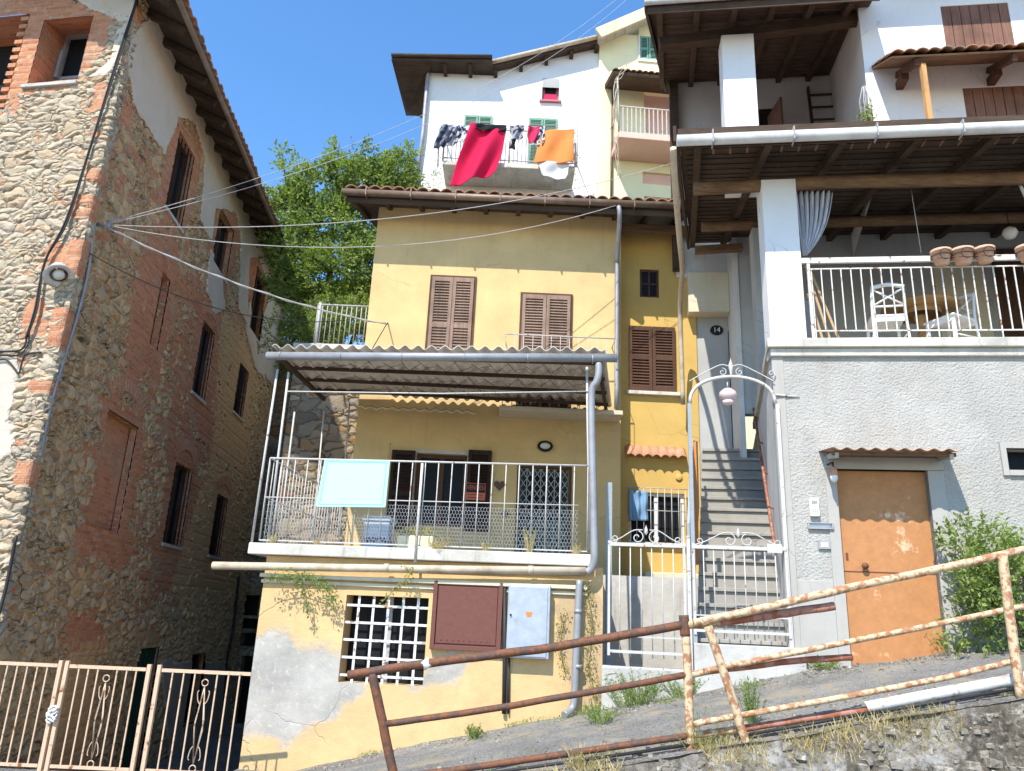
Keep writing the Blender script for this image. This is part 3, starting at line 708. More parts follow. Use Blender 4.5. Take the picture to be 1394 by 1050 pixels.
# arch brick over blind niche and others: relieving arch bricks set proud
for cx_, cz_, rad, k0 in ((sum(win['blind'][:2]) / 2, win['blind'][3] - .1, .75, 'blind'), (sum(win['lc'][:2]) / 2, win['lc'][3] - .12, .62, 'lc'), (sum(win['ma'][:2]) / 2, win['ma'][3] - .2, .66, 'ma'), (sum(win['ld'][:2]) / 2, win['ld'][3] - .15, .6, 'ld')):
    w = MB(); w.fr = L
    for i in range(15):
        a = PI * (.2 + .6 * (i + .5) / 15); c0 = L.p(cx_ + rad * math.cos(a), cz_ + rad * math.sin(a) * .7, .0); c1 = L.p(cx_ + (rad + .24) * math.cos(a), cz_ + (rad + .24) * math.sin(a) * .7 + .04, .0)
        w.beam(c0, c1, .07, .07, up=L.n)
    w.build('relieving_arch', M['terra'], stone, bev=.006)
# street front
AU0 = -6.0
ow = A.rect((47, 80), (115, 75), (95, 25), (70, 115)); ow2 = (A.at(5, 60)[0] - 1.3, A.at(36, 40)[0], A.at(20, 118)[1] - .4, A.at(15, 22)[1])
fb = polymask([A.at(*p) for p in ((-60, -60), (95, 2), (152, 30), (148, 62), (112, 100), (108, 112), (20, 136), (-60, 150))], .12)
fp = polymask([A.at(*p) for p in ((60, -80), (95, -2), (162, 34), (148, 84), (112, 112), (150, 104), (180, 60), (200, 0), (200, -90))], .12)
fq = [polymask([A.at(*p) for p in pp], .12) for pp in (((130, 120), (160, 110), (150, 150), (128, 150)), ((118, 205), (145, 200), (140, 235), (112, 235)), ((95, 330), (130, 330), (125, 355), (90, 350)), ((40, 410), (62, 410), (60, 450), (38, 450)), ((70, 335), (120, 335), (112, 365), (60, 365)))]
fpl = polymask([A.at(*p) for p in ((-50, 460), (40, 480), (20, 640), (-50, 640))], .3)
m = wallgrid(A, AU0, 0., -.3, LZ + .5, [ow, ow2], .045, lambda u, z: (max([fb(u, z)] + [f(u, z) for f in fq]), max(fp(u, z), .75 * fpl(u, z)), .35))
m.rmask = (0, 0, 0); m.build('front_wall', M['rubblefront'], stone)
# splayed brick window
iw = A.rect((82, 80), (116, 80), (102, 47), (97, 107), -.5)
w = MB(); w.fr = A
O4 = [(ow[0], ow[2]), (ow[1], ow[2]), (ow[1], ow[3]), (ow[0], ow[3])]; I4 = [(iw[0], iw[2]), (iw[1], iw[2]), (iw[1], iw[3]), (iw[0], iw[3])]
w.add([A.p(u, z, .0) for u, z in O4] + [A.p(u, z, -.5) for u, z in I4], [(i, (i + 1) % 4, (i + 1) % 4 + 4, i + 4) for i in range(4)])
sp = w.build('splayed_brick_reveal', M['brick'], stone)
w = MB()
for a in ((iw[0], iw[0] + .05, iw[2], iw[3]), (iw[1] - .05, iw[1], iw[2], iw[3]), (iw[0] + .05, iw[1] - .05, iw[3] - .05, iw[3]), (iw[0] + .05, iw[1] - .05, iw[2], iw[2] + .05)): w.box(A, *a, -.56, -.5)
w.box(A, iw[0] + .02, iw[0] + .08, iw[2], iw[2] + (iw[3] - iw[2]) * .6, -.5, -.44)
wn = w.build('window', M['frame_grey'], stone); box('pane', M['glass'], wn, A, iw[0], iw[1], iw[2], iw[3], -.58, -.565)
MB().box(A, ow[0] - .06, ow[1] + .02, ow[2] - .06, ow[2], -.5, .06).build('stone_sill', M['concrete'], wn, bev=.008)
# arched recess with toothed brick edge
w = MB(); reveal(w, A, ow2, 0, -.6); w.build('arched_recess', M['brick'], stone); box('recess_back', M['dark'], stone, A, ow2[0] - .02, ow2[1] + .02, ow2[2] - .02, ow2[3] + .02, -.62, -.6)
w = MB()
for i in range(14):
    z = ow2[3] - .06 - i * .145; w.box(A, ow2[1] - .13, ow2[1] + .004, z - .07, z, -.3, .02)
w.build('toothed_brick_edge', M['brick'], stone)
# corner strip of quoins wrapping the seam, one continuous displaced sheet
m = MB(); m.fr = A; att = []; path = []
bands = []; z = -.3
while z < LZ - .4:
    hgt = random.uniform(.16, .34); bands.append((z, z + hgt, random.random() < .3, random.uniform(.12, .34), random.uniform(.0, .03))); z += hgt
nz_ = int((LZ - .3 + .3) / .045)
for j in range(nz_ + 1):
    z = -.3 + (LZ - .35 + .3) * j / nz_; bd_ = next((b for b in bands if b[0] <= z < b[1]), bands[-1]); edge = min(z - bd_[0], bd_[1] - z); dd_ = bd_[4] - (.02 if edge < .03 else 0)
    for i in range(15):
        t = i / 14
        if t < .6: p = A.p(-bd_[3] * (1 - t / .6) - .0, z, (.012 + dd_ * .6) if i else -.05)
        elif t < .75: p = A.p(.0 + (t - .6) / .15 * .035, z, .012 + dd_ * .6 - (t - .6) / .15 * .03)
        else: p = L.p(1.1 + (t - .75) / .25 * .22, z, .035 + dd_ * .5) if i < 14 else L.p(1.1 + .24, z, -.04)
        m.v.append(p); att.append((1. if bd_[2] else 0., 0, .35))
for j in range(nz_):
    for i in range(14): k = j * 15 + i; m.f.append([k, k + 1, k + 16, k + 15]); m.m.append(A if i < 10 else L); m.sm.append(False)
m.attr = {'mask': att}; m.build('quoins', M['rubblefront'], stone)
# other walls, closed volume
w = MB(); w.add([L.p(LU1, -.3), L.p(LU1, LZ + 1.4), L.p(LU1, LZ + 3, -5.5), L.p(LU1, -.3, -5.5)], [(0, 1, 2, 3)])
w.add([A.p(AU0, -.3), A.p(AU0, LZ + 2), L.p(LU1, LZ + 2, -6.5), L.p(LU1, -.3, -6.5)], [(0, 1, 2, 3)]); w.build('rear_wall', M['concrete'], stone); box('sun_leak_blocker', M['dark'], stone, L, 1.6, LU1 - .05, -1.5, LZ, -.55, -.6)  # last box: unseen blocker added behind the long wall against leaking sun
# roof : eave along the alley, soffit rafters, tiles
EZ = 10.38; EN = .62
def roofz(n): return EZ + (EN - n) * .45
coppi('roof_tiles', stone, M['tiles'], L, .15, LU1 + 1.3, EN + .14, EZ + .10, -3.2, roofz(-3.2) + .12, pitch=.2, row=.38, amp=.06)
w = MB(); w.add([L.p(.2, roofz(EN) + .06, EN + .04), L.p(LU1 + 1.25, roofz(EN) + .06, EN + .04), L.p(LU1 + 1.25, roofz(-3.2) + .06, -3.2), L.p(.2, roofz(-3.2) + .06, -3.2)], [(0, 1, 2, 3)])
w.build('soffit_boards', M['board'], stone, solid=.025)
for i in range(23):
    u = .3 + i * .6; MB().beam(L.p(u, roofz(EN) - .02, EN - .02), L.p(u, roofz(-1.) - .02, -1.), .09, .12).build('rafter', M['wood_dark'], stone)
MB().tube([L.p(.2, EZ + .0, EN + .10), L.p(LU1 + 1.3, EZ + .0, EN + .10)], .045, 10).build('gutter', M['browngut'], stone)
w = MB(); w.box(L, 0.9, LU1, LZ - .15, LZ + .12, -.25, -.06); w.build('wall_plate', M['wood_beam'], stone)
# front verge of the roof (over the street front)
for k, (u, zz) in enumerate(((-.25, LZ + .35), (-1.9, LZ + 1.3))):
    MB().beam(A.p(u, zz, -.4), A.p(u + .05, zz, .75), .2, .2).build('purlin_end', M['wood_beam'], stone, bev=.02)
w = MB(); w.add([A.p(.5, LZ + .2, .7), A.p(-6, LZ + 3.1, .7), A.p(-6, LZ + 3.1, -.3), A.p(.5, LZ + .2, -.3)], [(0, 1, 2, 3)]); w.build('front_soffit', M['board'], stone, solid=.05)

# ------------------------------------------------------------------ things on the stone house
lp = L.pt(78, 385, .0); lp = A.pt(80, 372, .12)
lamp = thing('street_lamp', lp, 'round grey enamel lamp fixed on the corner of the stone house', 'lamp')
ax = Vector((.42, -.42, -.8)).normalized()
MB().lathe(lp, [(.04, -.14), (.09, -.13), (.12, -.07), (.13, .0), (.185, .06), (.19, .075), (.15, .07), (.11, .04)], 24, ax).build('lamp_shade', M['lamp'], lamp)
MB().lathe(lp, [(.0, .0), (.07, .01), (.075, .05), (.05, .09), (0, .1)], 16, ax).build('bulb_cover', M['opalw'], lamp)
MB().tube([lp - ax * .12, lp - ax * .22 + Vector((0, .03, 0)), A.p(A.at(80, 372)[0] - .02, lp.z + .1, -.02)], .018, 8).build('bracket', M['zinc'], lamp)
def onA(pts, n=.05): return [A.pt(x, y, n) for x, y in pts]
def bez(P, k=6):   # Catmull-Rom smoothing
    o = []
    for i in range(len(P) - 1):
        a = P[max(i - 1, 0)]; b = P[i]; c = P[i + 1]; d = P[min(i + 2, len(P) - 1)]
        for j in range(k):
            t = j / k; o.append(.5 * ((2 * b) + (c - a) * t + (2 * a - 5 * b + 4 * c - d) * t * t + (3 * b - a - 3 * c + d) * t ** 3))
    return o + [P[-1]]
w = MB()
for k in range(5):
    off = random.uniform(-3, 3); w.tube(bez([A.pt(x + off * (1 if i % 2 else .4), y, .07 + .012 * (k % 3)) for i, (x, y) in enumerate([(190, -10), (160, 85), (125, 195), (92, 300), (62, 355), (50, 420), (36, 460)])], 5), .011, 6)
tag(w.build('cable_bundle', M['blackwire']), 'thick bundle of dark cables running down the street corner of the stone house', 'cable')
w = MB(); w.tube(bez(onA([(36, 455), (34, 470), (22, 478), (-20, 478)], .06)), .014, 6); w.tube(bez(onA([(40, 450), (38, 468), (28, 482), (10, 484), (-20, 482)], .06)), .010, 6); w.tube(bez(onA([(-10, 492), (8, 490), (20, 502), (26, 508), (34, 484), (56, 480)], .06)), .012, 6)
tag(w.build('wall_cables', M['blackwire']), 'looped black cables low on the pale stone front', 'cable')
def onL(pts, n=.06): return [L.pt(x, y, n) for x, y in pts]
w = MB(); w.tube(bez(onL([(128, 310), (118, 380), (98, 455), (72, 540), (55, 620)], .05)), .022, 8); tag(w.build('cable_conduit', M['zinc']), 'thin grey conduit down the shaded alley wall beside the corner', 'pipe')
w = MB(); w.tube(bez(onL([(22, 730), (8, 800), (-6, 850)], .06)), .02, 8); tag(w.build('alley_pipe', M['blackwire']), 'short black pipe low on the shaded stone wall near the frame edge', 'pipe')
w = MB(); w.tube(bez(onL([(325, 785), (318, 850), (308, 905), (300, 1000)], .05)), .035, 8); tag(w.build('drain_pipe', M['blackwire']), 'slim dark drain pipe at the far end of the stone alley wall', 'pipe')
br = L.pt(132, 306, .0)
bk = MB(); bk.tube([br - L.n * .05, br + L.n * .2 + Vector((0, 0, .02))], .014, 8); bk.tube([br + L.n * .16 + Vector((0, 0, -.05)), br + L.n * .16 + Vector((0, 0, .06))], .02, 8)
tag(bk.build('cable_bracket', M['zinc']), 'small iron bracket on the stone corner where the overhead wires meet', 'bracket')
bp = br + L.n * .16
cab = 'overhead wires fanning out from the stone corner'
cable('overhead_cable', bp + Vector((0, 0, .05)), D.pt(845, -6, .5), .9, .006, M['greywire'], 'uppermost thin wire rising from the stone corner across the blue sky', group=cab)
cable('overhead_cable', bp + Vector((0, 0, .03)), B.pt(855, -2, 1.2), 1.05, .006, M['greywire'], 'second sky wire just under the uppermost one, crossing the eave of the white house', group=cab)
cable('overhead_cable', bp + Vector((0, 0, .01)), H.pt(930, 218, 1.), .45, .006, M['greywire'], 'pale wire crossing the tree and the gutter of the yellow house', group=cab)
cable('overhead_cable', bp, H.pt(838, 280, .8), .55, .006, M['greywire'], 'lower pale wire sagging across the upper yellow facade to the downpipe', group=cab)
cable('overhead_cable', bp + Vector((0, 0, -.04)), H.pt(525, 441, .25), .18, .012, M['greywire'], 'thick twisted wire running to the iron hook left of the upper shutters', group=cab, twist=1)
cable('overhead_cable', L.pt(122, 345, .06), H.pt(470, 436, .1), .35, .007, M['blackwire'], 'thin black wire below the thick twisted one along the shaded stone wall', group=cab)
w = MB(); w.tube([H.pt(528, 440, 0), H.pt(526, 442, .28)], .012, 6); w.tube([H.pt(505, 478, .02), H.pt(526, 442, .24)], .008, 6)
tag(w.build('wall_hook', M['blackwire']), 'iron hook and stay on the yellow wall holding the thick twisted wire', 'hook')

# ------------------------------------------------------------------ alley gate (left)
gate = thing('alley_gate', K.p(-4.7, 0), 'peach painted iron gate with looped ornaments closing the alley on the left', 'gate')
gz1 = 1.04; gz0 = -.02
def gleaf(u0, u1, nb, orn):
    box('top_rail', M['iron_peach'], gate, K, u0, u1, gz1 - .02, gz1 + .015, -.012, .012); box('bottom_rail', M['iron_peach'], gate, K, u0, u1, gz0 + .06, gz0 + .09, -.012, .012)
    for i in range(1, nb):
        if i in orn: continue
        u = u0 + (u1 - u0) * i / nb; MB().box(K, u - .007, u + .007, gz0 + .09, gz1 - .02, -.007, .007).build('bar', M['iron_peach'], gate)
    for i in orn:
        u = u0 + (u1 - u0) * i / nb; m = MB(); w = (u1 - u0) / nb * .55
        for sg in (-1, 1):
            cz = (gz0 + gz1) / 2
            m.tube([K.p(u, cz + sg * .38, 0), K.p(u + w * .7, cz + sg * .05, 0), K.p(u + w * .15, cz - sg * .30, 0)], .006, 6)
            m.tube([K.p(u, cz + sg * .38, 0), K.p(u - w * .7, cz + sg * .02, 0), K.p(u - w * .15, cz - sg * .30, 0)], .006, 6)
            m.tube([K.p(u + .034 * math.cos(a * PI / 6), cz + sg * .42 + .034 * math.sin(a * PI / 6), 0) for a in range(13)], .006, 6)
            for s2 in (-1, 1): m.tube(bez([K.p(u + s2 * w * .3, cz + sg * .2, 0), K.p(u + s2 * w * .75, cz + sg * .24, 0), K.p(u + s2 * w * .95, cz + sg * .32, 0), K.p(u + s2 * w * .75, cz + sg * .34, 0)]), .005, 6)
        m.build('ornament', M['iron_peach'], gate)
gp = [K.at(x, 930)[0] for x in (-160, 78, 87, 200, 214, 338)]
gleaf(gp[0], gp[1] - .03, 17, (4, 11)); gleaf(gp[2] + .03, gp[3] - .03, 8, (4,)); gleaf(gp[4] + .03, gp[5] + .02, 8, (4,))
for u in (gp[1], gp[2], gp[3], gp[4]): MB().box(K, u - .02, u + .02, -.05, gz1 + .05, -.02, .02).build('post', M['iron_peach'], gate)
m = MB(); cu = (gp[1] + gp[2]) / 2
for i in range(7): m.tube([K.p(cu + .05 * math.cos(a * PI / 4 + i), .50 + .018 * i + .03 * math.sin(a * PI / 4), .04 + .012 * (i % 3)) for a in range(7)], .011, 6)
tag(m.build('lock_chain', M['plastic_white']), 'knotted pale chain tying the two leaves of the alley gate together', 'chain')

# ------------------------------------------------------------------ YELLOW HOUSE
yel = thing('yellow_house', H.p(0, 1.0), 'yellow rendered two storey house with brown shutters and a covered terrace', 'house')
HU0, HU1, HZ = -2.58, 1.86, 9.0
tw = H.rect((564, 660), (634, 660), (598, 618), (598, 716)); td = H.rect((706, 700), (773, 700), (740, 638), (740, 772)); td = (td[0], td[1], 2.5, td[3])
s1 = H.rect((586, 430), (642, 430), (615, 379), (615, 478)); s1 = (s1[0], s1[1], 5.85, s1[3])
s2 = H.rect((711, 440), (775, 440), (743, 403), (743, 478)); s2 = (s2[0], s2[1], 5.15, s2[3])
print('H', tw, td, s1, s2)
def ih(h, e=.04): return (h[0] + e, h[1] - e, h[2] + e, h[3] - e)
holes = [tw, td, ih(s1), ih(s2)]
m = wallgrid(H, HU0, HU1, 0.4, HZ, holes, .5)
for h in holes: reveal(m, H, h, 0, -.22)
m.build('main_wall', M['yel'], yel)
m = MB()
for P in (((HU0, 0), (HU0, -7)), ((HU0, -7), (HU1, -7)), ((HU1, -7), (HU1, 0))):
    (ua, na), (ub, nb_) = P; m.add([H.p(ua, .4, na), H.p(ub, .4, nb_), H.p(ub, HZ + .3, nb_), H.p(ua, HZ + .3, na)], [(0, 1, 2, 3)])
m.build('side_wall', M['yel'], yel)
for h in (s1, s2): 
    w = box('window', M['dark'], yel, H, h[0] + .03, h[1] - .03, h[2] + .03, h[3] - .03, -.24, -.2)
    um = (h[0] + h[1]) / 2
    louvre(H, h[0] - .01, um - .004, h[2], h[3], .005, M['shut'], w); louvre(H, um + .004, h[1] + .01, h[2], h[3], .008, M['shut'], w)
    fr_ = MB()
    for a in ((h[0] - .05, h[0] - .012, h[2] - .02, h[3] + .04), (h[1] + .012, h[1] + .05, h[2] - .02, h[3] + .04), (h[0] - .012, h[1] + .012, h[3] + .004, h[3] + .04)): fr_.box(H, *a, .002, .03)
    fr_.build('shutter_frame', M['shutdark'], w)
# terrace window with open shutters
w = MB()
for a in ((tw[0], tw[0] + .06, tw[2], tw[3]), (tw[1] - .06, tw[1], tw[2], tw[3]), (tw[0] + .06, tw[1] - .06, tw[3] - .06, tw[3]), (tw[0] + .06, tw[1] - .06, tw[2], tw[2] + .06), ((tw[0] + tw[1]) / 2 - .04, (tw[0] + tw[1]) / 2 + .04, tw[2] + .06, tw[3] - .06)): w.box(H, *a, -.16, -.1)
w = w.build('window', M['shutdark'], yel); box('pane', M['glass'], w, H, tw[0], tw[1], tw[2], tw[3], -.15, -.14)
fr_ = MB()
for a in ((tw[0] - .06, tw[0], tw[2] - .05, tw[3] + .06), (tw[1], tw[1] + .06, tw[2] - .05, tw[3] + .06), (tw[0], tw[1], tw[3] + .001, tw[3] + .06)): fr_.box(H, *a, -.02, .012)
fr_.build('window_surround', M['concrete'], w)
sl = H.rc(530, 614, 562, 722); sr = H.rc(635, 614, 667, 724)
louvre(H, sl[0], sl[1], sl[2], sl[3], .03, M['shutblack'], w, lab='open left shutter, almost black'); louvre(H, sr[0], sr[1], sr[2], sr[3], .03, M['shutblack'], w, lab='open right shutter with a sale sign on it')
# door with scissor grille
d = box('door', M['greendoor'], yel, H, td[0], td[1], td[2], td[3], -.2, -.15)
fr_ = MB()
for a in ((td[0] - .05, td[0] + .0, td[2], td[3] + .05), (td[1], td[1] + .05, td[2], td[3] + .05), (td[0], td[1], td[3], td[3] + .05)): fr_.box(H, *a, -.03, .02)
fr_.build('door_frame', M['shutdark'], d); box('pane', M['glass'], d, H, td[0] + .08, td[1] - .08, td[2] + .8, td[3] - .08, -.15, -.135)
m = MB(); nx = 7; nz = 10; dw = (td[1] - td[0]) / nx; dh = (td[3] - td[2]) / nz
for i in range(nx + 1): m.beam(H.p(td[0] + dw * i, td[2], -.04), H.p(td[0] + dw * i, td[3], -.04), .012, .012)
for i in range(nx):
    for j in range(nz):
        u, z = td[0] + dw * i, td[2] + dh * j
        m.beam(H.p(u, z, -.055), H.p(u + dw, z + dh, -.055), .003, .012); m.beam(H.p(u, z + dh, -.052), H.p(u + dw, z, -.052), .003, .012)
m.build('scissor_grille', M['iron_grey'], d)
# upper balcony
uz = 5.02; b0 = H.at(688, 462, .45)[0]; b1 = H.at(838, 462, .45)[0]
box('balcony_slab', M['cream'], yel, H, b0 - .05, b1 + .12, 4.985, 5.06, .0, .5, bev=.01)
rt = H.at(760, 458, .45)[1]
m = MB(); m.tube([H.p(b0, rt, 0.0), H.p(b0, rt, .45), H.p(b1, rt, .45), H.p(b1, rt, 0.)], .011, 6); br_ = m.build('balcony_railing', M['iron_grey'], yel)
for i in range(13): MB().tube([H.p(b0 + (b1 - b0) * i / 12, 5.06, .45), H.p(b0 + (b1 - b0) * i / 12, rt, .45)], .006, 6).build('bar', M['iron_grey'], br_)
# roof
def hz(n): return 8.65 + (.59 - n) * .32
coppi('roof_tiles', yel, M['tiles'], H, -3.08, 3.02, .65, 8.82, -4.5, hz(-4.5) + .14, pitch=.215, row=.38, amp=.065)
m = MB(); m.box(H, -3.05, 3.0, hz(.59) - .06, 8.85, .58, .605); m.build('fascia', M['wood_dark'], yel)
m = MB(); m.add([H.p(-3.05, hz(.59) + .09, .59), H.p(3.0, hz(.59) + .09, .59), H.p(3.0, hz(-4.5) + .09, -4.5), H.p(-3.05, hz(-4.5) + .09, -4.5)], [(0, 1, 2, 3)]); m.build('soffit_boards', M['board'], yel, solid=.025)
for i in range(11): MB().beam(H.p(-2.95 + .585 * i, hz(.57) + .015, .57), H.p(-2.95 + .585 * i, hz(-1) + .015, -1), .075, .10).build('rafter', M['wood_dark'], yel)
m = MB(); m.box(H, -3.05, 1.75, 8.86, 8.99, .01, .12); m.build('wall_plate', M['wood_dark'], yel)
g0, g1 = H.at(474, 269, .86), H.at(932, 289, .86)
m = MB(); m.tube([H.p(-3.12, 8.745, .675), H.p(3.04, 8.765, .675)], .062, 12); m.build('gutter', M['browngut'], yel)
for i in range(8): MB().box(H, -2.7 + i * .78, -2.68 + i * .78, 8.675, 8.835, .605, .745).build('gutter_bracket', M['browngut'], yel)
pts = [H.p(1.72, 8.70, .675), H.p(1.74, 8.54, .665), H.p(1.76, 8.27, .42), H.p(1.77, 7.95, .14), H.p(1.78, 7.7, .09), H.p(1.78, 5.2, .09)]
MB().tube(bez(pts, 5), .042, 10).build('downpipe', M['zinc'], yel)
# wing
w1 = Wg.rect((856, 490), (919, 490), (888, 446), (888, 534)); w2 = Wg.rect((871, 386), (897, 386), (884, 367), (884, 405)); w3 = Wg.rect((856, 705), (932, 705), (894, 671), (894, 739))
m = wallgrid(Wg, 1.84, 3.30, 1.2, 8.9, [ih(w1), w2, w3], .5)
for h in (ih(w1), w2, w3): reveal(m, Wg, h, 0, -.2)
m.add([Wg.p(3.30, 1.2), Wg.p(3.30, 1.2, -6.4), Wg.p(3.30, 8.9, -6.4), Wg.p(3.30, 8.9)], [(0, 1, 2, 3)]); m.attr = None
m.build('wing_wall', M['yelwing'], yel)
MB().beam(Wg.p(1.86, 8.72, .32), Wg.p(3.3, 8.72, .32), .14, .14).build('wing_beam', M['wood_beam'], yel)
MB().beam(Wg.p(1.86, 8.86, .12), Wg.p(3.3, 8.86, .12), .10, .12).build('wing_beam', M['wood_dark'], yel)
w = box('window', M['dark'], yel, Wg, w1[0] + .03, w1[1] - .03, w1[2] + .03, w1[3] - .03, -.22, -.18)
um = (w1[0] + w1[1]) / 2; louvre(Wg, w1[0], um - .005, w1[2], w1[3], .004, M['shutdark'], w, split=.48); louvre(Wg, um + .005, w1[1], w1[2], w1[3], .006, M['shutdark'], w, split=.48)
box('sill', M['slab'], w, Wg, w1[0] - .06, w1[1] + .1, w1[2] - .07, w1[2] - .005, -.05, .09, bev=.008)
w = MB()
for a in ((w2[0], w2[0] + .04, w2[2], w2[3]), (w2[1] - .04, w2[1], w2[2], w2[3]), (w2[0] + .04, w2[1] - .04, w2[3] - .04, w2[3]), (w2[0] + .04, w2[1] - .04, w2[2], w2[2] + .04), ((w2[0] + w2[1]) / 2 - .015, (w2[0] + w2[1]) / 2 + .015, w2[2] + .04, w2[3] - .04), (w2[0] + .04, w2[1] - .04, (w2[2] + w2[3]) / 2 - .012, (w2[2] + w2[3]) / 2 + .012)): w.box(Wg, *a, -.08, -.03)
w = w.build('window', M['shutdark'], yel); box('pane', M['glass'], w, Wg, w2[0], w2[1], w2[2], w2[3], -.07, -.06)
tl = Wg.rect((851, 622), (932, 622), (890, 615), (890, 625))
coppi('tile_ledge', yel, M['terra'], Wg, tl[0], tl[1], .16, tl[2] - .03, .0, tl[3] + .05, pitch=.15, row=.2, amp=.05)
w = MB()
for a in ((w3[0], w3[0] + .05, w3[2], w3[3]), (w3[1] - .05, w3[1], w3[2], w3[3]), (w3[0] + .05, w3[1] - .05, w3[3] - .05, w3[3]), ((w3[0] + w3[1]) / 2 - .03, (w3[0] + w3[1]) / 2 + .03, w3[2], w3[3] - .05)): w.box(Wg, *a, -.12, -.06)
w = w.build('window', M['plastic_white'], yel); box('pane', M['glass'], w, Wg, w3[0], w3[1], w3[2], w3[3], -.11, -.1)
box('sill', M['slab'], w, Wg, w3[0] - .06, w3[1] + .06, w3[2] - .06, w3[2] - .003, -.05, .08, bev=.008)
for i in range(9): MB().tube([Wg.p(w3[0] + (w3[1] - w3[0]) * i / 8, w3[2] + .02, .1), Wg.p(w3[0] + (w3[1] - w3[0]) * i / 8, w3[3] + .06, .1)], .008, 6).build('bar', M['iron_grey'], w)
m = MB(); m.tube([Wg.p(w3[0] - .04, w3[3] + .06, .1), Wg.p(w3[1] + .04, w3[3] + .06, .1)], .008, 6); m.tube([Wg.p(w3[0] - .04, (w3[3] + w3[2]) / 2 + .1, .1), Wg.p(w3[1] + .04, (w3[3] + w3[2]) / 2 + .1, .1)], .008, 6); m.build('grille_rail', M['iron_grey'], w)
m = MB(); m.sheet(lambda a, b: Wg.p(w3[0] - .02 + .33 * a, w3[3] + .0 - .5 * b, .12 + .025 * math.sin(a * 17) + .015 * math.sin(b * 9 + a * 5)), 24, 12)
tag(m.build('blue_towel', M['bluecl'], solid=.004), 'light blue towel hung on the grille of the ground floor wing window', 'towel')
# round vent
m = MB(); vp = Wg.pt(924, 650, .01); m.lathe(vp, [(0, 0), (.055, 0), (.06, .012), (.05, .02), (0, .02)], 16, Wg.n); m.build('vent_cap', M['yelwing'], yel)
# terrace base : front wall with lattice window
TU0, TU1, TZ = -2.90, 1.16, 2.34
lw = T.rect((466, 870), (580, 870), (525, 812), (522, 932))
ccp = [T.at(*p) for p in ((300, 862), (372, 858), (420, 880), (448, 875), (470, 905), (500, 930), (470, 960), (440, 985), (415, 1000), (380, 1010), (330, 1000), (290, 1030))]
cc2 = [T.at(*p) for p in ((590, 900), (615, 885), (650, 885), (630, 925), (600, 935), (560, 945), (545, 935))]
pm1, pm2 = polymask(ccp, .25), polymask(cc2, .15); vm = polymask([T.at(*p) for p in ((752, 800), (820, 800), (830, 960), (795, 975), (755, 880))], .2)
m = wallgrid(T, TU0, TU1, -.4, TZ, [lw], .08, lambda u, z: (max(pm1(u, z), pm2(u, z) * .8), vm(u, z), 0))
reveal(m, T, lw, 0, -.3); m.build('terrace_base_wall', M['yelbase'], yel)
m = MB(); m.add([T.p(TU1, -.4), T.p(TU1, -.4, -3.7), T.p(TU1, TZ, -3.7), T.p(TU1, TZ)], [(0, 1, 2, 3)]); m.add([T.p(TU0, -1.5, -4.2), T.p(TU0, -1.5), T.p(TU0, TZ), T.p(TU0, TZ, -4.2)], [(0, 1, 2, 3)]); m.build('terrace_side_wall', M['yelbase'], yel)
m = MB(); m.box(T, TU0 - .03, .98, 2.085, 2.13, -.02, .075); m.box(T, TU0 - .02, .98, 2.02, 2.06, -.02, .035); m.build('cornice', M['cream'], yel, bev=.006)
m = MB(); m.prism(T, [(-3.1, .12), (1.02, .12), (1.22, -3.2), (.9, -3.72), (-2.95, -2.95)], TZ + .005, TZ + .14)
m.build('terrace_slab', M['slab'], yel, bev=.012)
w = box('basement_window', M['dark'], yel, T, lw[0], lw[1], lw[2], lw[3], -.32, -.3)
box('pane', M['glass'], w, T, lw[0] + .02, lw[1] - .02, lw[2], lw[3], -.27, -.255)
m = MB(); m.box(T, (lw[0] + lw[1]) / 2 - .02, (lw[0] + lw[1]) / 2 + .02, lw[2], lw[3], -.255, -.22); m.build('mullion', M['iron_grey'], w)
for i in range(5):
    u = lw[0] + .07 + (lw[1] - lw[0] - .1) * (i + .45) / 5; MB().box(T, u - .015, u + .015, lw[2] - .02, lw[3] + .01, -.035, -.029).build('lattice_strip', M['iron_lat'], w)
for i in range(5):
    z = lw[2] + .06 + (lw[3] - lw[2]) * (i + .1) / 5; MB().box(T, lw[0], lw[1], z - .014, z + .014, -.028, -.022).build('lattice_strip', M['iron_lat'], w)

# metal cabinets on the base wall
c = T.rect((589, 840), (684, 840), (638, 797), (638, 886))
cab1 = thing('metal_cabinet', T.p((c[0] + c[1]) / 2, c[2], 0), 'brown painted metal hatch with a raised frame beside the lattice window', 'cabinet')
m = MB(); m.box(T, c[0], c[1], c[2], c[3] + .04, .0, .05); m.box(T, c[0], c[0] + .05, c[2], c[3] + .04, .05, .075); m.box(T, c[1] - .05, c[1], c[2], c[3] + .04, .05, .075); m.box(T, c[0] + .05, c[1] - .05, c[2], c[2] + .05, .05, .075); m.build('cabinet_frame', M['sheetbrown'], cab1, bev=.004)
m = MB(); m.box(T, c[0] + .06, c[1] - .06, c[2] + .07, c[3] - .02, .05, .062)
for i in range(9): m.box(T, c[0] + .12 + i * .065, c[0] + .14 + i * .065, c[2] + .10, c[2] + .12, .062, .068)
m.build('cabinet_door', M['sheetbrown'], cab1, bev=.003)
c = T.rect((692, 845), (749, 845), (720, 797), (720, 896))
cab2 = thing('meter_cabinet', T.p((c[0] + c[1]) / 2, c[2], 0), 'tall galvanised grey meter cabinet with a small yellow warning mark', 'cabinet')
box('cabinet_box', M['sheetgrey'], cab2, T, c[0], c[1], c[2], c[3], 0, .14, bev=.008)
m = MB(); m.box(T, c[0] + .015, c[1] - .03, c[2] + .02, c[3] - .02, .14, .152); m.build('cabinet_door', M['sheetgrey'], cab2, bev=.003)
um = (c[0] + c[1]) / 2; zm = c[2] + (c[3] - c[2]) * .6
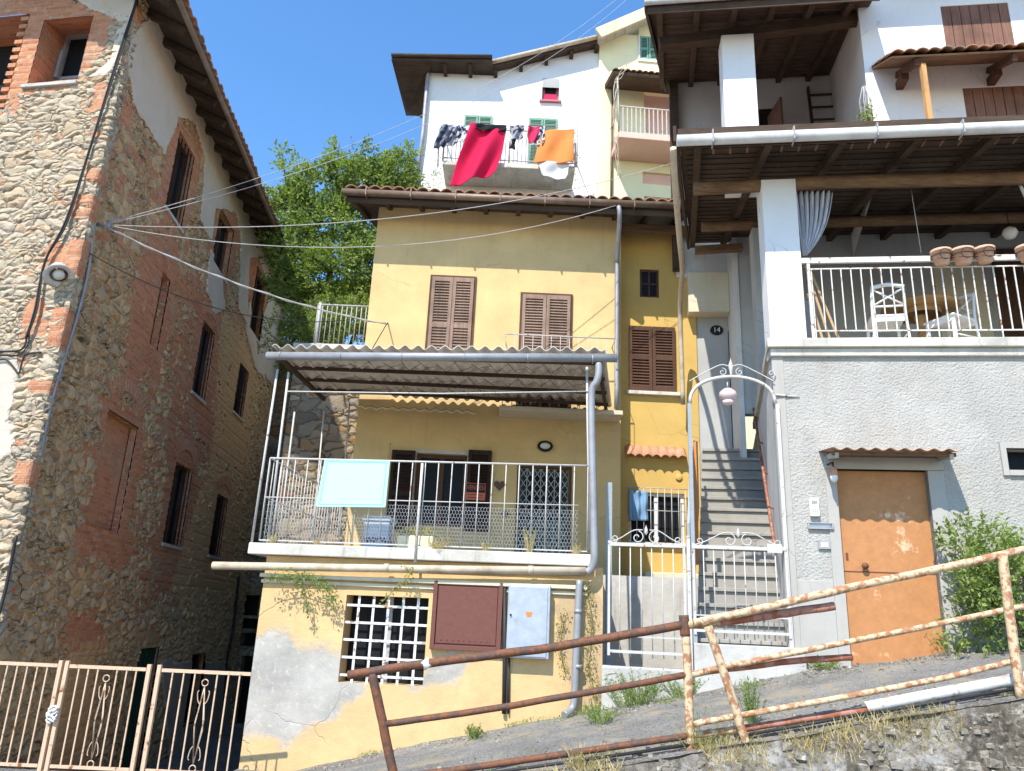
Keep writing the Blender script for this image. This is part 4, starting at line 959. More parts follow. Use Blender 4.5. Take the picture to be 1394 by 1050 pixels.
MB().plate(T, [(um - .035, zm + .02), (um + .045, zm + .02), (um + .03, zm - .035), (um - .02, zm - .03)], .153, .155).build('warning_mark', M['orangecl'], cab2)
MB().tube([T.p(c[0] + .04, zm - .02, .15), T.p(c[0] + .04, zm - .02, .17)], .012, 8).build('lock', M['black'], cab2)
MB().tube([T.pt(688, 798, .05), T.pt(686, 980, .05)], .022, 8)
m = MB(); m.tube([T.pt(687, 800, .04), T.pt(687, 900, .04), T.pt(686, 972, .04)], .024, 8); m.tube([T.pt(693, 895, .03), T.pt(692, 972, .03)], .012, 6)
tag(m.build('conduit', M['blackwire']), 'black conduit running down between the brown hatch and the grey cabinet to the street', 'pipe')
# horizontal pipe and lower downpipe
m = MB(); m.tube([T.p(-3.5, 2.19, .13), T.p(-1.2, 2.235, .13), T.p(.96, 2.29, .13)], .046, 12)
for u in (-1.4, .3): m.tube([T.p(u, 2.19 + (u + 3.5) * .0225, .13), T.p(u + .06, 2.191 + (u + 3.5) * .0225, .13)], .051, 12)
tag(m.build('drain_pipe', M['creampipe']), 'long horizontal cream drain pipe along the edge below the terrace slab', 'pipe')
pts = [T.pt(789, 790, .10), T.pt(787, 830, .10), T.pt(784, 900, .10), T.pt(782, 950, .10), T.pt(778, 966, .12), T.pt(768, 974, .22)]
m = MB(); m.tube(bez(pts, 4), .042, 12)
for y_ in (830, 905): m.tube([T.pt(787, y_, .10), T.pt(787, y_ + 5, .10)], .048, 12)
tag(m.build('downpipe', M['zinc']), 'grey downpipe at the right corner of the terrace base, curving out at the street', 'pipe')

# ------------------------------------------------------------------ terrace canopy
can = thing('terrace_canopy', T.p(-1, TZ + .14, 0), 'corrugated cement canopy on thin posts over the yellow house terrace', 'canopy')
m = MB(); m.fr = T; CU0, CU1 = -3.16, 1.16
zf, zb = 5.00, 5.26
def canf(a, b, dz=0):
    u = CU0 + (CU1 - CU0) * a; p0 = T.p(u, 0, .12); p1 = H.p(-2.6 + 4.3 * a if a > .12 else -3.25 + 5.4 * a, 0, .05 if True else 0)
    q_ = p0.lerp(p1, b); return Vector((q_.x, q_.y, zf + (zb - zf) * b + .028 * math.sin(2 * PI * 25 * a) + dz))
m.sheet(canf, 25 * 10, 6); m.build('corrugated_sheet', M['eternit'], can, solid=.008)
for i in range(4):
    b = .1 + .25 * i; MB().beam(canf(.01, b, -.065), canf(.99, b, -.065), .035, .05).build('purlin', M['wood_dark'], can)
for a in (.02, .98): MB().beam(canf(a, .0, -.12), canf(a, .98, -.12), .05, .06).build('side_beam', M['wood_dark'], can)
# wire lattice hanging under the sheet
m = MB()
for k, (b, z_) in enumerate(((.16, .085), (.42, .085), (.66, .085))):
    n_ = 34
    for i in range(n_):
        a0 = .03 + .94 * i / n_; a1 = .03 + .94 * (i + 1) / n_
        m.beam(canf(a0, b, -.06 - (i % 2) * .10), canf(a1, b + .04, -.06 - ((i + 1) % 2) * .10), .005, .005)
m.build('wire_lattice', M['blackwire'], can)
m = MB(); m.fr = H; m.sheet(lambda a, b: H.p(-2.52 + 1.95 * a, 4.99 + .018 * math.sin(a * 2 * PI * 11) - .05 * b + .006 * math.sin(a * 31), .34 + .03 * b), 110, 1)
m.build('sunlit_band_strip', M['sunband_planter'], can, solid=.006)  # pale wavy strip, its colour imitates a sunlit band at the canopy's back
gl, gr = T.at(365, 487, .15), T.at(840, 491, .15)
m = MB(); m.tube([T.p(gl[0], 4.84, .19), T.p(gr[0], 4.86, .19)], .055, 12)
for i in range(6): m.tube([T.p(-3. + .8 * i, 4.845, .19), T.p(-2.985 + .8 * i, 4.845, .19)], .060, 12)
m.build('gutter', M['zinc'], can)
pts = [T.pt(815, 495, .17), T.pt(815, 508, .17), T.pt(812, 520, .16), T.pt(806, 530, .14), T.pt(805, 560, .13), T.pt(807, 650, .13), T.pt(809, 745, .16), T.pt(809, 762, .16), T.pt(805, 774, .14), T.pt(799, 779, .13)]
MB().tube(bez(pts, 5), .045, 12).build('downpipe', M['zinc'], can)
def post(x0, y0, x1, y1, n=0, r=.016): MB().tube([T.pt(x0, y0, n), T.pt(x1, y1, n)], r, 8).build('post', M['iron_white'], can)
post(378, 503, 342, 742, .04); post(393, 507, 364, 742, .04); post(799, 500, 803, 748, .03, .016)
MB().tube([T.pt(391, 533, .05), T.pt(600, 536, .05), T.pt(800, 533, .05)], .009, 6).build('tie_rod', M['iron_white'], can)
for x0, y0, x1, y1, n_ in ((401, 561, 384, 700, -.9), (441, 560, 428, 720, -2.1), (476, 548, 466, 700, -2.9)): MB().tube([T.pt(x0, y0, n_), T.p(T.at(x1, y1, n_)[0], TZ + .14, n_)], .013, 8).build('post', M['iron_white'], can)

# ------------------------------------------------------------------ terrace railing
rail = thing('terrace_railing', T.p(-1, TZ + .14, .06), 'whitish iron railing with thin bars and chicken wire round the terrace', 'railing')
r0, r1 = T.at(352, 690, .06)[0], T.at(800, 690, .06)[0]
railing(rail, T, -3.0, .97, TZ + .14, 3.53, .06, 24, M['iron_white'], rr=.012, br=.0066, low=.03)
MB().tube([T.p(-3.0, 3.04, .06), T.p(.86, 3.05, .06)], .007, 6).build('middle_rail', M['iron_white'], rail)
MB().tube([T.pt(575, 631, .10), T.pt(565, 766, .13)], .017, 8).build('brace_post', M['iron_white'], rail)
Ts = Frame(T.p(-3.0, 0, .04)[:2], 84)
railing(rail, Ts, 0.0, 3.05, TZ + .14, 3.53, 0, 26, M['iron_white'], rr=.011, br=.0066, low=.03)
MB().tube([Ts.p(0, 3.04), Ts.p(3.05, 3.04)], .007, 6).build('middle_rail', M['iron_white'], rail)
m = MB(); cw = .036; chh = .042
for i in range(int(3.85 / cw)):
    for j in range(int(.5 / chh) + 1):
        u = -2.95 + i * cw + (cw / 2 if j % 2 else 0); z = TZ + .18 + j * chh
        if z > 3.03: continue
        for (a, b, c_, d_) in ((u, z, u + cw / 2, z + chh * .35), (u, z, u - cw / 2, z + chh * .35), (u, z, u, z - chh * .6)):
            P, Q = T.p(a, b, .045), T.p(c_, d_, .045); dd = (Q - P).normalized(); s = dd.cross(T.n) * .0011; k = len(m.v); m.v += [P - s, P + s, Q + s, Q - s]; m.f.append([k, k + 1, k + 2, k + 3]); m.m.append(T); m.sm.append(False)
m.build('chicken_wire', M['mesh'], rail)
# board hung on the railing
bd = thing('blank_board', T.pt(480, 690, .1), 'pale turquoise blank board hung on the left of the terrace railing', 'board')
Q4 = [T.at(x, y, .11) for x, y in ((443, 626), (530, 628), (524, 690), (431, 689))]
MB().plate(T, [Q4[3], Q4[2], Q4[1], Q4[0]], .10, .112).build('panel', M['board_cyan'], bd)
m = MB()
ins = [(Vector(Q4[i]).lerp((Vector(Q4[0]) + Vector(Q4[1]) + Vector(Q4[2]) + Vector(Q4[3])) / 4, .08)) for i in range(4)]
for i in range(4):
    a, b = ins[i], ins[(i + 1) % 4]; m.beam(T.p(a[0], a[1], .113), T.p(b[0], b[1], .113), .007, .004, up=T.n)
m.build('inner_line', M['cyan_rim'], bd)
m = MB()
for i in range(4):
    a, b = Q4[i], Q4[(i + 1) % 4]; m.beam(T.p(a[0], a[1], .107), T.p(b[0], b[1], .107), .014, .02, up=T.n)
m.build('rim', M['board_cyan'], bd)
# terrace clutter
def tbox(l, t, r, b, n): return T.rc(l, t, r, b, n)
c = tbox(492, 703, 531, 752, -.45)
bn = thing('storage_bin', T.p((c[0] + c[1]) / 2, TZ + .145, -.6), 'pale blue plastic bin with a lid behind the terrace railing', 'bin')
m = MB(); fr = T; u0, u1 = c[0], c[1]; z0, z1 = TZ + .145, c[3]
m.prism(T, [(u0 + .02, -.45), (u1 - .02, -.45), (u1 - .02, -.75), (u0 + .02, -.75)], z0, z1 - .06); m.build('bin_body', M['plastic_blue'], bn, bev=.015)
m = MB(); m.prism(T, [(u0, -.43), (u1, -.43), (u1, -.77), (u0, -.77)], z1 - .06, z1); m.build('lid', M['plastic_blue'], bn, bev=.012)
m = MB()
for i in range(16): m.lathe(T.p(u0 + .05 + (u1 - u0 - .1) * i / 15, z0 + .13 + .02 * math.sin(i * 2.4), -.447), [(0, 0), (.014, .002), (0, .006)], 7, T.n)
m.build('flower_pattern', M['sheetbrown'], bn)
pl = thing('planter', T.p(-1.4, TZ + .145, -.5), 'long greenish yellow planter with trailing stems on the terrace floor', 'planter')
c = tbox(543, 716, 592, 750, -.5)
m = MB(); m.prism(T, [(c[0], -.4), (c[1], -.4), (c[1], -.62), (c[0], -.62)], TZ + .145, TZ + .34); m.build('planter_box', M['sunband_planter'], pl, bev=.015)
m = MB()
for _ in range(240): leaf_add(m, T.p(random.uniform(c[0], c[1]), TZ + .34 + random.uniform(0, .1), random.uniform(-.62, -.38)), rv() + Vector((0, 0, .4)), .05, .4)
m.build('foliage', M['vine'], pl)
lpp = H.pt(742, 608, .03)
wl = thing('wall_lamp', lpp, 'dark oval bulkhead lamp above the grilled terrace door', 'lamp')
m = MB(); m.fr = H
def oval(a, b, h, k=24): return [lpp + H.u * a * math.cos(2 * PI * i / k) + Vector((0, 0, b * math.sin(2 * PI * i / k))) + H.n * h for i in range(k)]
def loft(m, rings, smooth=True):
    b = len(m.v); k = len(rings[0])
    for r in rings: m.v += r
    for i in range(len(rings) - 1):
        for j in range(k): m.f.append([b + i * k + j, b + i * k + (j + 1) % k, b + (i + 1) * k + (j + 1) % k, b + (i + 1) * k + j]); m.m.append(m.fr); m.sm.append(smooth)
loft(m, [oval(.12, .085, -.03), oval(.13, .095, .03), oval(.12, .085, .05), oval(.085, .055, .052), oval(.02, .01, .03)]); m.build('lamp_housing', M['black'], wl)
m = MB(); loft(m, [oval(.085, .055, .05), oval(.07, .045, .075), oval(.03, .02, .088), oval(.001, .001, .09)]); m.build('lamp_glass', M['opalw'], wl)
hp = H.pt(680, 661, .0); hu, hz_ = H.at(680, 661, 0)
m = MB(); hs = []
for i in range(28):
    t = 2 * PI * i / 28; hs.append((hu + .0055 * 16 * math.sin(t) ** 3 * 1.05, hz_ + .0058 * (13 * math.cos(t) - 5 * math.cos(2 * t) - 2 * math.cos(3 * t) - math.cos(4 * t))))
m.plate(H, hs[::-1], .0, .03); tag(m.build('heart_ornament', M['heart'], bev=.006), 'dark brown heart ornament on the wall left of the grilled door', 'ornament')
su, sz_ = H.at(688, 700, 0); m = MB()
m.plate(H, [(su + (.09 if i % 2 == 0 else .045) * math.cos(i * PI / 6), sz_ + (.065 if i % 2 == 0 else .03) * math.sin(i * PI / 6)) for i in range(12)], 0, .02); tag(m.build('house_number_plate', M['heart'], bev=.003), 'small dark star shaped plate on the wall below the heart', 'plate')
m = MB(); m.tube([H.pt(525, 640, .1), H.pt(532, 603, .1)], .006, 6); tag(m.build('thin_stick', M['leafdry']), 'thin dry cane standing beside the open left terrace shutter', 'stick')
# for-sale sign
sg = H.rect((634, 668), (661, 668), (647, 658), (647, 681), .09)
sn = thing('sale_sign', H.p((sg[0] + sg[1]) / 2, sg[2], .09), 'small black and red sale sign fixed on the open right terrace shutter', 'sign')
zm = sg[2] + (sg[3] - sg[2]) * .45
box('upper_panel', M['black'], sn, H, sg[0], sg[1], zm, sg[3], .082, .09); box('lower_panel', M['signred'], sn, H, sg[0], sg[1], sg[2], zm - .001, .082, .09)
m = MB()
for a in ((sg[0], sg[1], sg[3] - .008, sg[3]), (sg[0], sg[1], sg[2], sg[2] + .008), (sg[0], sg[0] + .008, sg[2] + .008, sg[3] - .008), (sg[1] - .008, sg[1], sg[2] + .008, sg[3] - .008)): m.box(H, *a, .0905, .095)
m.build('sign_border', M['signred'], sn)
def text(s, fr, u, z, n, h, mat, parent, name='lettering', sx=1.):
    cu = bpy.data.curves.new('t', 'FONT'); cu.body = s; cu.size = h; cu.align_x = 'CENTER'; cu.align_y = 'CENTER'; cu.extrude = .0015
    o = bpy.data.objects.new('t', cu); COL.objects.link(o); bpy.context.view_layer.update()
    me = bpy.data.meshes.new_from_object(o.evaluated_get(bpy.context.evaluated_depsgraph_get())); bpy.data.objects.remove(o)
    m = MB(); m.fr = fr; m.add([fr.p(u + v.co.x * sx, z + v.co.y, n + v.co.z) for v in me.vertices], [tuple(p.vertices) for p in me.polygons]); return m.build(name, mat, parent)
text('VENDESI', H, (sg[0] + sg[1]) / 2, (zm + sg[3]) / 2, .092, .105, M['signred'], sn, sx=.72)
for k in range(2): box('text_line', M['black'], sn, H, sg[0] + .04, sg[1] - .04, sg[2] + .035 + k * .045, sg[2] + .045 + k * .045, .0903, .0915)
# weeds on the terrace edge and hanging vines
wd = 'weeds sprouting on the terrace edge'
for i, (x, y, h_, l_) in enumerate(((370, 744, .10, 'dry weed tuft at the left corner of the terrace edge, by the corner post'), (595, 748, .13, 'broad straw coloured weed tuft on the terrace edge right of the brace post'), (720, 748, .30, 'tall thin dry weed on the terrace edge below the grilled door'), (785, 750, .12, 'small weed tuft at the right end of the terrace edge by the downpipe'), (660, 749, .10, 'low dry weed on the terrace edge below the brown star plate'), (430, 745, .09, 'low dry weed on the terrace edge beneath the turquoise board'))):
    p = T.p(T.at(x, y, .1)[0], TZ + .14, .09); weed('weed', p, h_, .12 if i == 1 else .06, 40 if i == 1 else 16, M['leafdry'], l_, 'weed', 5, .022, group=wd)
def vine(name, pts, k, spread, mat, lab, ls=.04):
    m = MB(); q_ = bez(pts, 8); m.tube(q_, .005, 5)
    for _ in range(k):
        c = random.choice(q_) + rv() * spread; leaf_add(m, c, rv() + Vector((0, 0, -.4)), ls * random.uniform(.6, 1.3), .5)
    tag(m.build(name, mat), lab, 'vine')
vine('hanging_vine', [T.pt(372, 786, .2), T.pt(400, 782, .2), T.pt(430, 790, .2), T.pt(445, 800, .18), T.pt(455, 824, .16)], 420, .1, M['leafweed'], 'yellowish green vine hanging below the pipe above the left of the base wall')
vine('hanging_vine', [T.pt(400, 788, .2), T.pt(415, 805, .17), T.pt(419, 835, .15)], 90, .05, M['leafweed'], 'thin strand of vine hanging down over the plain yellow plaster left of the lattice window')
vine('hanging_vine', [T.pt(550, 770, .2), T.pt(558, 782, .2), T.pt(540, 800, .12), T.pt(520, 820, .1)], 90, .05, M['vine'], 'bare looping vine strand hanging over the top of the lattice window')
vine('climbing_vine', [T.pt(798, 800, .05), T.pt(806, 850, .05), T.pt(800, 900, .05), T.pt(812, 950, .05)], 500, .09, M['vine'], 'dry brown creeper on the yellow corner just right of the lower downpipe', .03)
vine('climbing_vine', [T.pt(768, 835, .04), T.pt(762, 870, .04), T.pt(768, 915, .04)], 200, .07, M['vine'], 'dry brown creeper left of the lower downpipe beside the grey cabinet', .03)

# ------------------------------------------------------------------ RIGHT HOUSE
rh = thing('grey_house', R.p(1, 1.2), 'large grey rendered house with a pillared terrace and deep timber roofs on the right', 'house')
dr = R.rect((1148, 770), (1277, 770), (1215, 640), (1215, 903)); dr = (dr[0], dr[1], 1.36, dr[3])
rw = R.rect((1370, 625), (1420, 625), (1394, 611), (1394, 641))
C0 = -1.48; SK = .125
def sku(n): return C0 + SK * -n
m = wallgrid(R, C0, 5.5, .6, 5.0, [dr, rw], .5)
reveal(m, R, dr, 0, -.16); reveal(m, R, rw, 0, -.2); m.attr = None; m.build('lower_wall', M['rough'], rh)
m = MB(); m.add([R.p(C0, .6, 0), R.p(C0, 5., 0), R.p(sku(-6), 5., -6), R.p(sku(-6), .6, -6)], [(0, 1, 2, 3)])
m.add([R.p(5.5, .6, 0), R.p(5.5, 13, 0), R.p(5.5, 13, -7), R.p(5.5, .6, -7)], [(0, 1, 2, 3)]); m.build('side_wall', M['offwhite'], rh)
m = MB()
m.box(R, C0 - .004, C0 + .13, .7, 4.93, -.1, .012)
m.box(R, C0 + .13, dr[0] - .12, .7, 2.28, -.1, .010); m.box(R, dr[0] - .12, dr[0], .7, dr[3], -.1, .014); m.box(R, dr[1], dr[1] + .17, .7, dr[3], -.1, .014); m.box(R, dr[0] - .12, dr[1] + .17, dr[3], dr[3] + .14, -.1, .03)
m.build('smooth_margin', M['smoothgrey'], rh, bev=.006)
m = MB(); m.box(R, rw[0] - .06, rw[0], rw[2] - .06, rw[3] + .06, -.05, .03); m.box(R, rw[0], rw[1] + .1, rw[3], rw[3] + .06, -.05, .03); m.box(R, rw[0], rw[1] + .1, rw[2] - .06, rw[2], -.05, .04)
w = m.build('window', M['smoothgrey'], rh); box('pane', M['glass'], w, R, rw[0], rw[1], rw[2], rw[3], -.2, -.18)
# orange door
d = MB(); um = dr[0] + .0
d.box(R, dr[0], dr[1], dr[2] + .03, dr[3], -.13, -.09); d = tag(d.build('door', M['orange'], rh), 'orange painted metal door with pale scratches')
m = MB(); m.box(R, dr[0], dr[1], 2.392, 2.402, -.09, -.085); m.build('seam', M['sheetbrown'], d)
MB().lathe(R.p(*R.at(1176, 771, -.09), -.09), [(.02, 0), (.02, .03), (.036, .04), (.036, .06), (.0, .068)], 16, R.n).build('knob', M['rustdark'], d)
box('keyhole_plate', M['sheetbrown'], d, R, dr[0] + .06, dr[0] + .085, 2.52, 2.60, -.09, -.083)
box('threshold', M['concrete'], rh, R, dr[0] - .12, dr[1] + .2, 1.2, dr[2] + .03, -.16, .05, bev=.01)
# door canopy
a0, a1 = R.at(1124, 612, .3)[0], R.at(1304, 608, .3)[0]; az = R.at(1215, 612, .42)[1]
dc = thing('door_canopy', R.p((a0 + a1) / 2, az, 0), 'small weathered wavy canopy above the orange metal door', 'canopy')
corr('corrugated_sheet', dc, M['weathered'], R, a0, a1, .46, az - .005, -.01, az + .06, pitch=.15, amp=.015, solid=.008)
for u in (a0 + .1, a1 - .1): MB().beam(R.p(u, az - .06, .36), R.p(u, az + .0, -.01), .04, .06).build('bracket', M['concrete'], dc)
MB().beam(R.p(a0 + .05, az - .035, .34), R.p(a1 - .05, az - .035, .34), .03, .04).build('batten', M['wood_beam'], dc)
# porch lamp, intercom, letter slot, bell frame
p0 = R.pt(1135, 645, .16)
pl = thing('hanging_lamp', p0, 'small red and white lamp hanging at the left end of the door canopy', 'lamp')
MB().lathe(p0, [(.0, .08), (.03, .075), (.042, .03), (.045, -.02), (.04, -.025)], 16).build('lamp_socket', M['terra'], pl)
MB().lathe(p0, [(.04, -.02), (.042, -.05), (.03, -.085), (.0, -.1)], 16).build('lamp_bulb', M['plastic_white'], pl)
MB().tube([p0 + Vector((0, 0, .07)), p0 + Vector((0, 0, .13)), R.p(R.at(1125, 635)[0], p0.z + .13, -.0)], .01, 6).build('lamp_arm', M['black'], pl)
c = R.rc(1101, 679, 1114, 704); ic = thing('intercom', R.p(c[0], c[2], 0), 'white intercom handset with keypad on the grey wall beside the gate', 'intercom')
box('case', M['plastic_white'], ic, R, c[0], c[1], c[2], c[3], .014, .06, bev=.012); box('screen', M['frame_grey'], ic, R, c[0] + .02, c[1] - .02, c[3] - .07, c[3] - .03, .06, .063)
m = MB()
for i in range(3):
    for j in range(3): m.box(R, c[0] + .03 + i * .022, c[0] + .043 + i * .022, c[2] + .03 + j * .02, c[2] + .042 + j * .02, .06, .065)
m.build('keypad', M['frame_grey'], ic)
c = R.rc(1099, 712, 1134, 721); ls_ = thing('letter_slot', R.p(c[0], c[2], 0), 'grey steel letter slot set in the wall below the intercom', 'letterbox')
m = MB()
for a in ((c[0], c[1], c[2], c[2] + .012), (c[0], c[1], c[3] - .012, c[3]), (c[0], c[0] + .02, c[2] + .012, c[3] - .012), (c[1] - .02, c[1], c[2] + .012, c[3] - .012)): m.box(R, *a, .01, .04)
m.build('frame', M['frame_grey'], ls_, bev=.003); box('flap', M['steel'], ls_, R, c[0] + .02, c[1] - .02, c[2] + .012, c[3] - .012, .008, .022)
c = R.rc(1113, 736, 1130, 748); nb_ = thing('bell_plate', R.p(c[0], c[2], 0), 'small dark frame with a white label below the letter slot', 'bell')
box('frame', M['frame_grey'], nb_, R, c[0], c[1], c[2], c[3], .012, .03, bev=.004); box('label_card', M['plastic_white'], nb_, R, c[0] + .03, c[1] - .03, c[2] + .022, c[3] - .022, .03, .034)
# terrace floor slab
m = MB(); m.prism(R, [(C0 - .06, .10), (5.5, .10), (5.5, -4.), (sku(-4.) - .06, -4.)], 5.0, 5.115); m.prism(R, [(C0 - .02, .05), (5.5, .05), (5.5, -.2), (C0 - .02, -.2)], 4.90, 4.998)
m.build('terrace_slab', M['slab'], rh, bev=.01)
pz = 7.36
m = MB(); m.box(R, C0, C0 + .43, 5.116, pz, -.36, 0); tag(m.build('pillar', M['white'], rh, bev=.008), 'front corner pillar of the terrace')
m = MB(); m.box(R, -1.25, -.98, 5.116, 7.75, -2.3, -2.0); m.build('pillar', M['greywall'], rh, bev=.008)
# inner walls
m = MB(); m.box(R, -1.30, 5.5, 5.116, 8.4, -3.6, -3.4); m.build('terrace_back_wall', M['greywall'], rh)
m = MB(); m.box(R, -1.34, -1.26, 4.3, 8.4, -4.3, -3.38); m.build('alley_corner_wall', M['offwhite'], rh)
c = R.rc(1275, 355, 1345, 460, -3.38); box('pale_panel', M['cream'], rh, R, c[0], c[1], 5.116, c[3], -3.4, -3.36)
c = R.rc(1358, 340, 1420, 470, -3.38); box('inner_door', M['shutdark'], rh, R, c[0], c[1] + .6, 5.116, c[3], -3.4, -3.34)
# lower roof
RF = ((-2.60, .72, 7.52), (-2.05, -3.7, 8.30))
def rz(n): return 7.55 + (.72 - n) * .178
m = MB(); P = [R.p(-2.60, rz(.72) + .06, .72), R.p(5.6, rz(.72) + .06, .72), R.p(5.6, rz(-3.7) + .06, -3.7), R.p(-2.02, rz(-3.7) + .06, -3.7)]; m.fr = R; m.add(P, [(0, 1, 2, 3)]); m.build('soffit_boards', M['board'], rh, solid=.03)
box('fascia', M['wood_dark'], rh, R, -2.6, 5.6, rz(.72) - .17, rz(.72) + .11, .722, .742)
coppi('lower_roof_tiles', rh, M['tiles'], R, -2.60, 5.6, .70, rz(.72) + .03, -3.7, rz(-3.7) + .12, skew=.58, pitch=.22, row=.6)
for i in range(10):
    u = -2.35 + i * .88; f = .0
    MB().beam(R.p(u, rz(.66) - .02, .66), R.p(u + .35 if u < -1.5 else u, rz(-3.6) - .02, -3.6), .09, .12).build('rafter', M['wood_dark'], rh)
m = MB()
for i in range(26):   # visible board joints under the roof
    n = .6 - i * .165 + random.uniform(-.035, .035); m.box(R, -2.5 + (.6 - n) * .12, 5.5, rz(n) + .030, rz(n) + .040, n - random.uniform(.002, .008), n + .005)
m.build('board_battens', M['wood_dark'], rh)
zb_ = R.at(1200, 247, -.1)[1]
MB().tube(bez([R.p(-2.33, zb_ - .02, -.12), R.p(-.5, zb_ + .01, -.1), R.p(1.5, zb_ + .0, -.12), R.p(5.4, zb_ + .02, -.1)], 8), .088, 12).build('beam', M['wood_beam'], rh)
zb2 = R.at(1200, 303, -2.15)[1]
MB().tube(bez([R.p(-2.0, zb2 - .0, -2.15), R.p(.5, zb2 + .01, -2.12), R.p(5.4, zb2 + .03, -2.15)], 8), .085, 12).build('beam', M['wood_beam'], rh)
MB().beam(R.p(-2.0, 7.98, -3.2), R.p(-1.2, 8.02, -3.2), .12, .12).build('beam', M['wood_beam'], rh)
gz = R.at(1150, 183, .80)[1]
m = MB(); m.tube([R.p(-2.62, gz + .0, .80), R.p(5.6, gz + .02, .80)], .07, 14)
m.build('gutter', M['zincpale'], rh)
for i in range(8): MB().box(R, -2.2 + i * .95, -2.185 + i * .95, gz - .085, gz + .09, .72, .885).build('gutter_bracket', M['frame_grey'], rh)
MB().beam(R.p(-2.64, rz(.72) + .03, .76), R.p(-2.06, rz(-3.7) + .03, -3.7), .04, .20).build('verge_board', M['wood_dark'], rh)
MB().tube(bez([R.p(-2.66, gz - .06, .74), R.p(-2.60, gz - .28, .2), R.p(-2.45, gz - .45, -1.0), R.p(-2.28, 7.3, -2.6), R.p(-2.25, 7.0, -3.5), R.p(-2.2, 5.4, -3.9)], 6), .04, 10).build('downpipe', M['creampipe'], rh)
# cream lintel, rear alley wall, doorway
m = MB(); m.box(R, -2.06, -1.345, 7.15, 7.92, -4.25, -3.95); m.build('lintel_wall', M['cream'], rh)
m = MB(); m.box(R, -2.2, -1.345, 4.2, 8.4, -4.45, -4.26); m.box(R, -2.2, 5.5, 3, 5., -6.2, -6.); m.build('rear_alley_wall', M['greywall'], rh)
c = R.rect((1003, 480), (1016, 480), (1008, 450), (1010, 560), -4.2); box('alley_door', M['dark'], rh, R, c[0], -1.346, 4.5, c[3], -4.26, -4.2)
npp = R.pt(975.5, 450, -4.25)
npl = thing('number_plate', npp, 'oval black enamel number plate on the grey wall above the stairs', 'sign')
m = MB(); m.fr = R
def ovr(a, b, h): return [npp + R.u * a * math.cos(2 * PI * i / 24) + Vector((0, 0, b * math.sin(2 * PI * i / 24))) + R.n * h for i in range(24)]
loft(m, [ovr(.115, .095, 0), ovr(.115, .095, .012), ovr(.10, .08, .02), ovr(.001, .001, .022)], False); m.build('plate', M['black'], npl)
pu, pz_ = R.at(975.5, 450, -4.25); text('14', R, pu, pz_, -4.25 + .024, .13, M['plastic_white'], npl)
# upper level
UC = R.rc(985, 50, 1030, 185, -1.0)
m = MB(); m.box(R, UC[0], UC[1], 7.9, UC[3] + .05, -1.36, -1.0); tag(m.build('pillar', M['white'], rh, bev=.008), 'upper storey white pillar')
UE = -.42
def uz_(n): return R.at(1010, 2, UE)[1] + (UE - n) * .40
cu = .31
m = MB(); m.box(R, -2.25, 1.4, 7.9, 12.6, -4.3, -4.1); m.build('upper_back_wall', M['offwhite'], rh)
m = MB(); m.add([R.p(cu, 7.9, -1.), R.p(cu + .45, 7.9, -4.1), R.p(cu + .45, 12.6, -4.1), R.p(cu, 12.6, -1.)], [(0, 1, 2, 3)]); m.build('upper_side_wall', M['offwhite'], rh)
sh1 = R.rect((1283, 30), (1376, 28), (1330, 6), (1330, 60), -1.); sh1 = (sh1[0], sh1[1], sh1[2] - .25, sh1[3]); sh2 = R.rect((1313, 140), (1400, 140), (1355, 118), (1355, 170), -1.); sh2 = (sh2[0], sh2[1] + .1, sh2[2] - .8, sh2[3])
m = MB(); m.fr = R; m = wallgrid(R, cu, 5.5, 7.9, 12.6, [sh1, sh2], .6, n=-1.); reveal(m, R, sh1, -1., -1.12); reveal(m, R, sh2, -1., -1.12); m.attr = None; m.build('upper_wall', M['white'], rh)
for hh in (sh1, sh2):
    w = MB(); k = 7
    for i in range(k): w.box(R, hh[0] + (hh[1] - hh[0]) * i / k + .006, hh[0] + (hh[1] - hh[0]) * (i + 1) / k - .004, hh[2], hh[3], -1.05 + random.uniform(-.004, .004), -1.01)
    w = w.build('plank_shutter', M['shutred'], rh); box('shutter_back', M['dark'], w, R, hh[0], hh[1], hh[2], hh[3], -1.12, -1.06)
# upper roof
m = MB(); m.fr = R; P = [R.p(-2.90, uz_(UE) + .07, UE), R.p(cu + .1, uz_(UE) + .07, UE), R.p(cu + .5, uz_(-4.3) + .07, -4.3), R.p(-2.35, uz_(-4.3) + .07, -4.3)]; m.add(P, [(0, 1, 2, 3)])
m.build('upper_soffit', M['board'], rh, solid=.03)
coppi('upper_roof_tiles', rh, M['tiles'], R, -2.90, cu + .1, UE + .04, uz_(UE) + .10, -4.3, uz_(-4.3) + .14, pitch=.22, row=.6, skew=.55)
box('upper_fascia', M['wood_dark'], rh, R, -2.9, cu + .1, uz_(UE) - .14, uz_(UE) + .14, UE, UE + .02)
for i in range(6): MB().beam(R.p(-2.72 + i * .56, uz_(UE - .06) - .0, UE - .06), R.p(-2.45 + i * .56, uz_(-4.1) - .0, -4.1), .09, .13).build('rafter', M['wood_dark'], rh)
m = MB()
for i in range(17):
    n = UE - .1 - i * .22; m.add([R.p(-2.8 + (.5 - n) * .1, uz_(n) + .045, n), R.p(cu, uz_(n) + .045, n), R.p(cu, uz_(n) + .035, n - .02), R.p(-2.8 + (.5 - n) * .1, uz_(n) + .035, n - .02)], [(0, 1, 2, 3)])
m.build('upper_battens', M['board'], rh)
MB().beam(R.p(-2.68, UC[3] + .06, -1.15), R.p(cu + .1, UC[3] + .34, -1.15), .15, .17).build('beam', M['wood_dark'], rh)
MB().tube([R.p(-2.95, uz_(UE) + .02, UE + .08), R.p(cu + .2, uz_(UE) + .05, UE + .08)], .05, 10).build('gutter', M['zincpale'], rh)
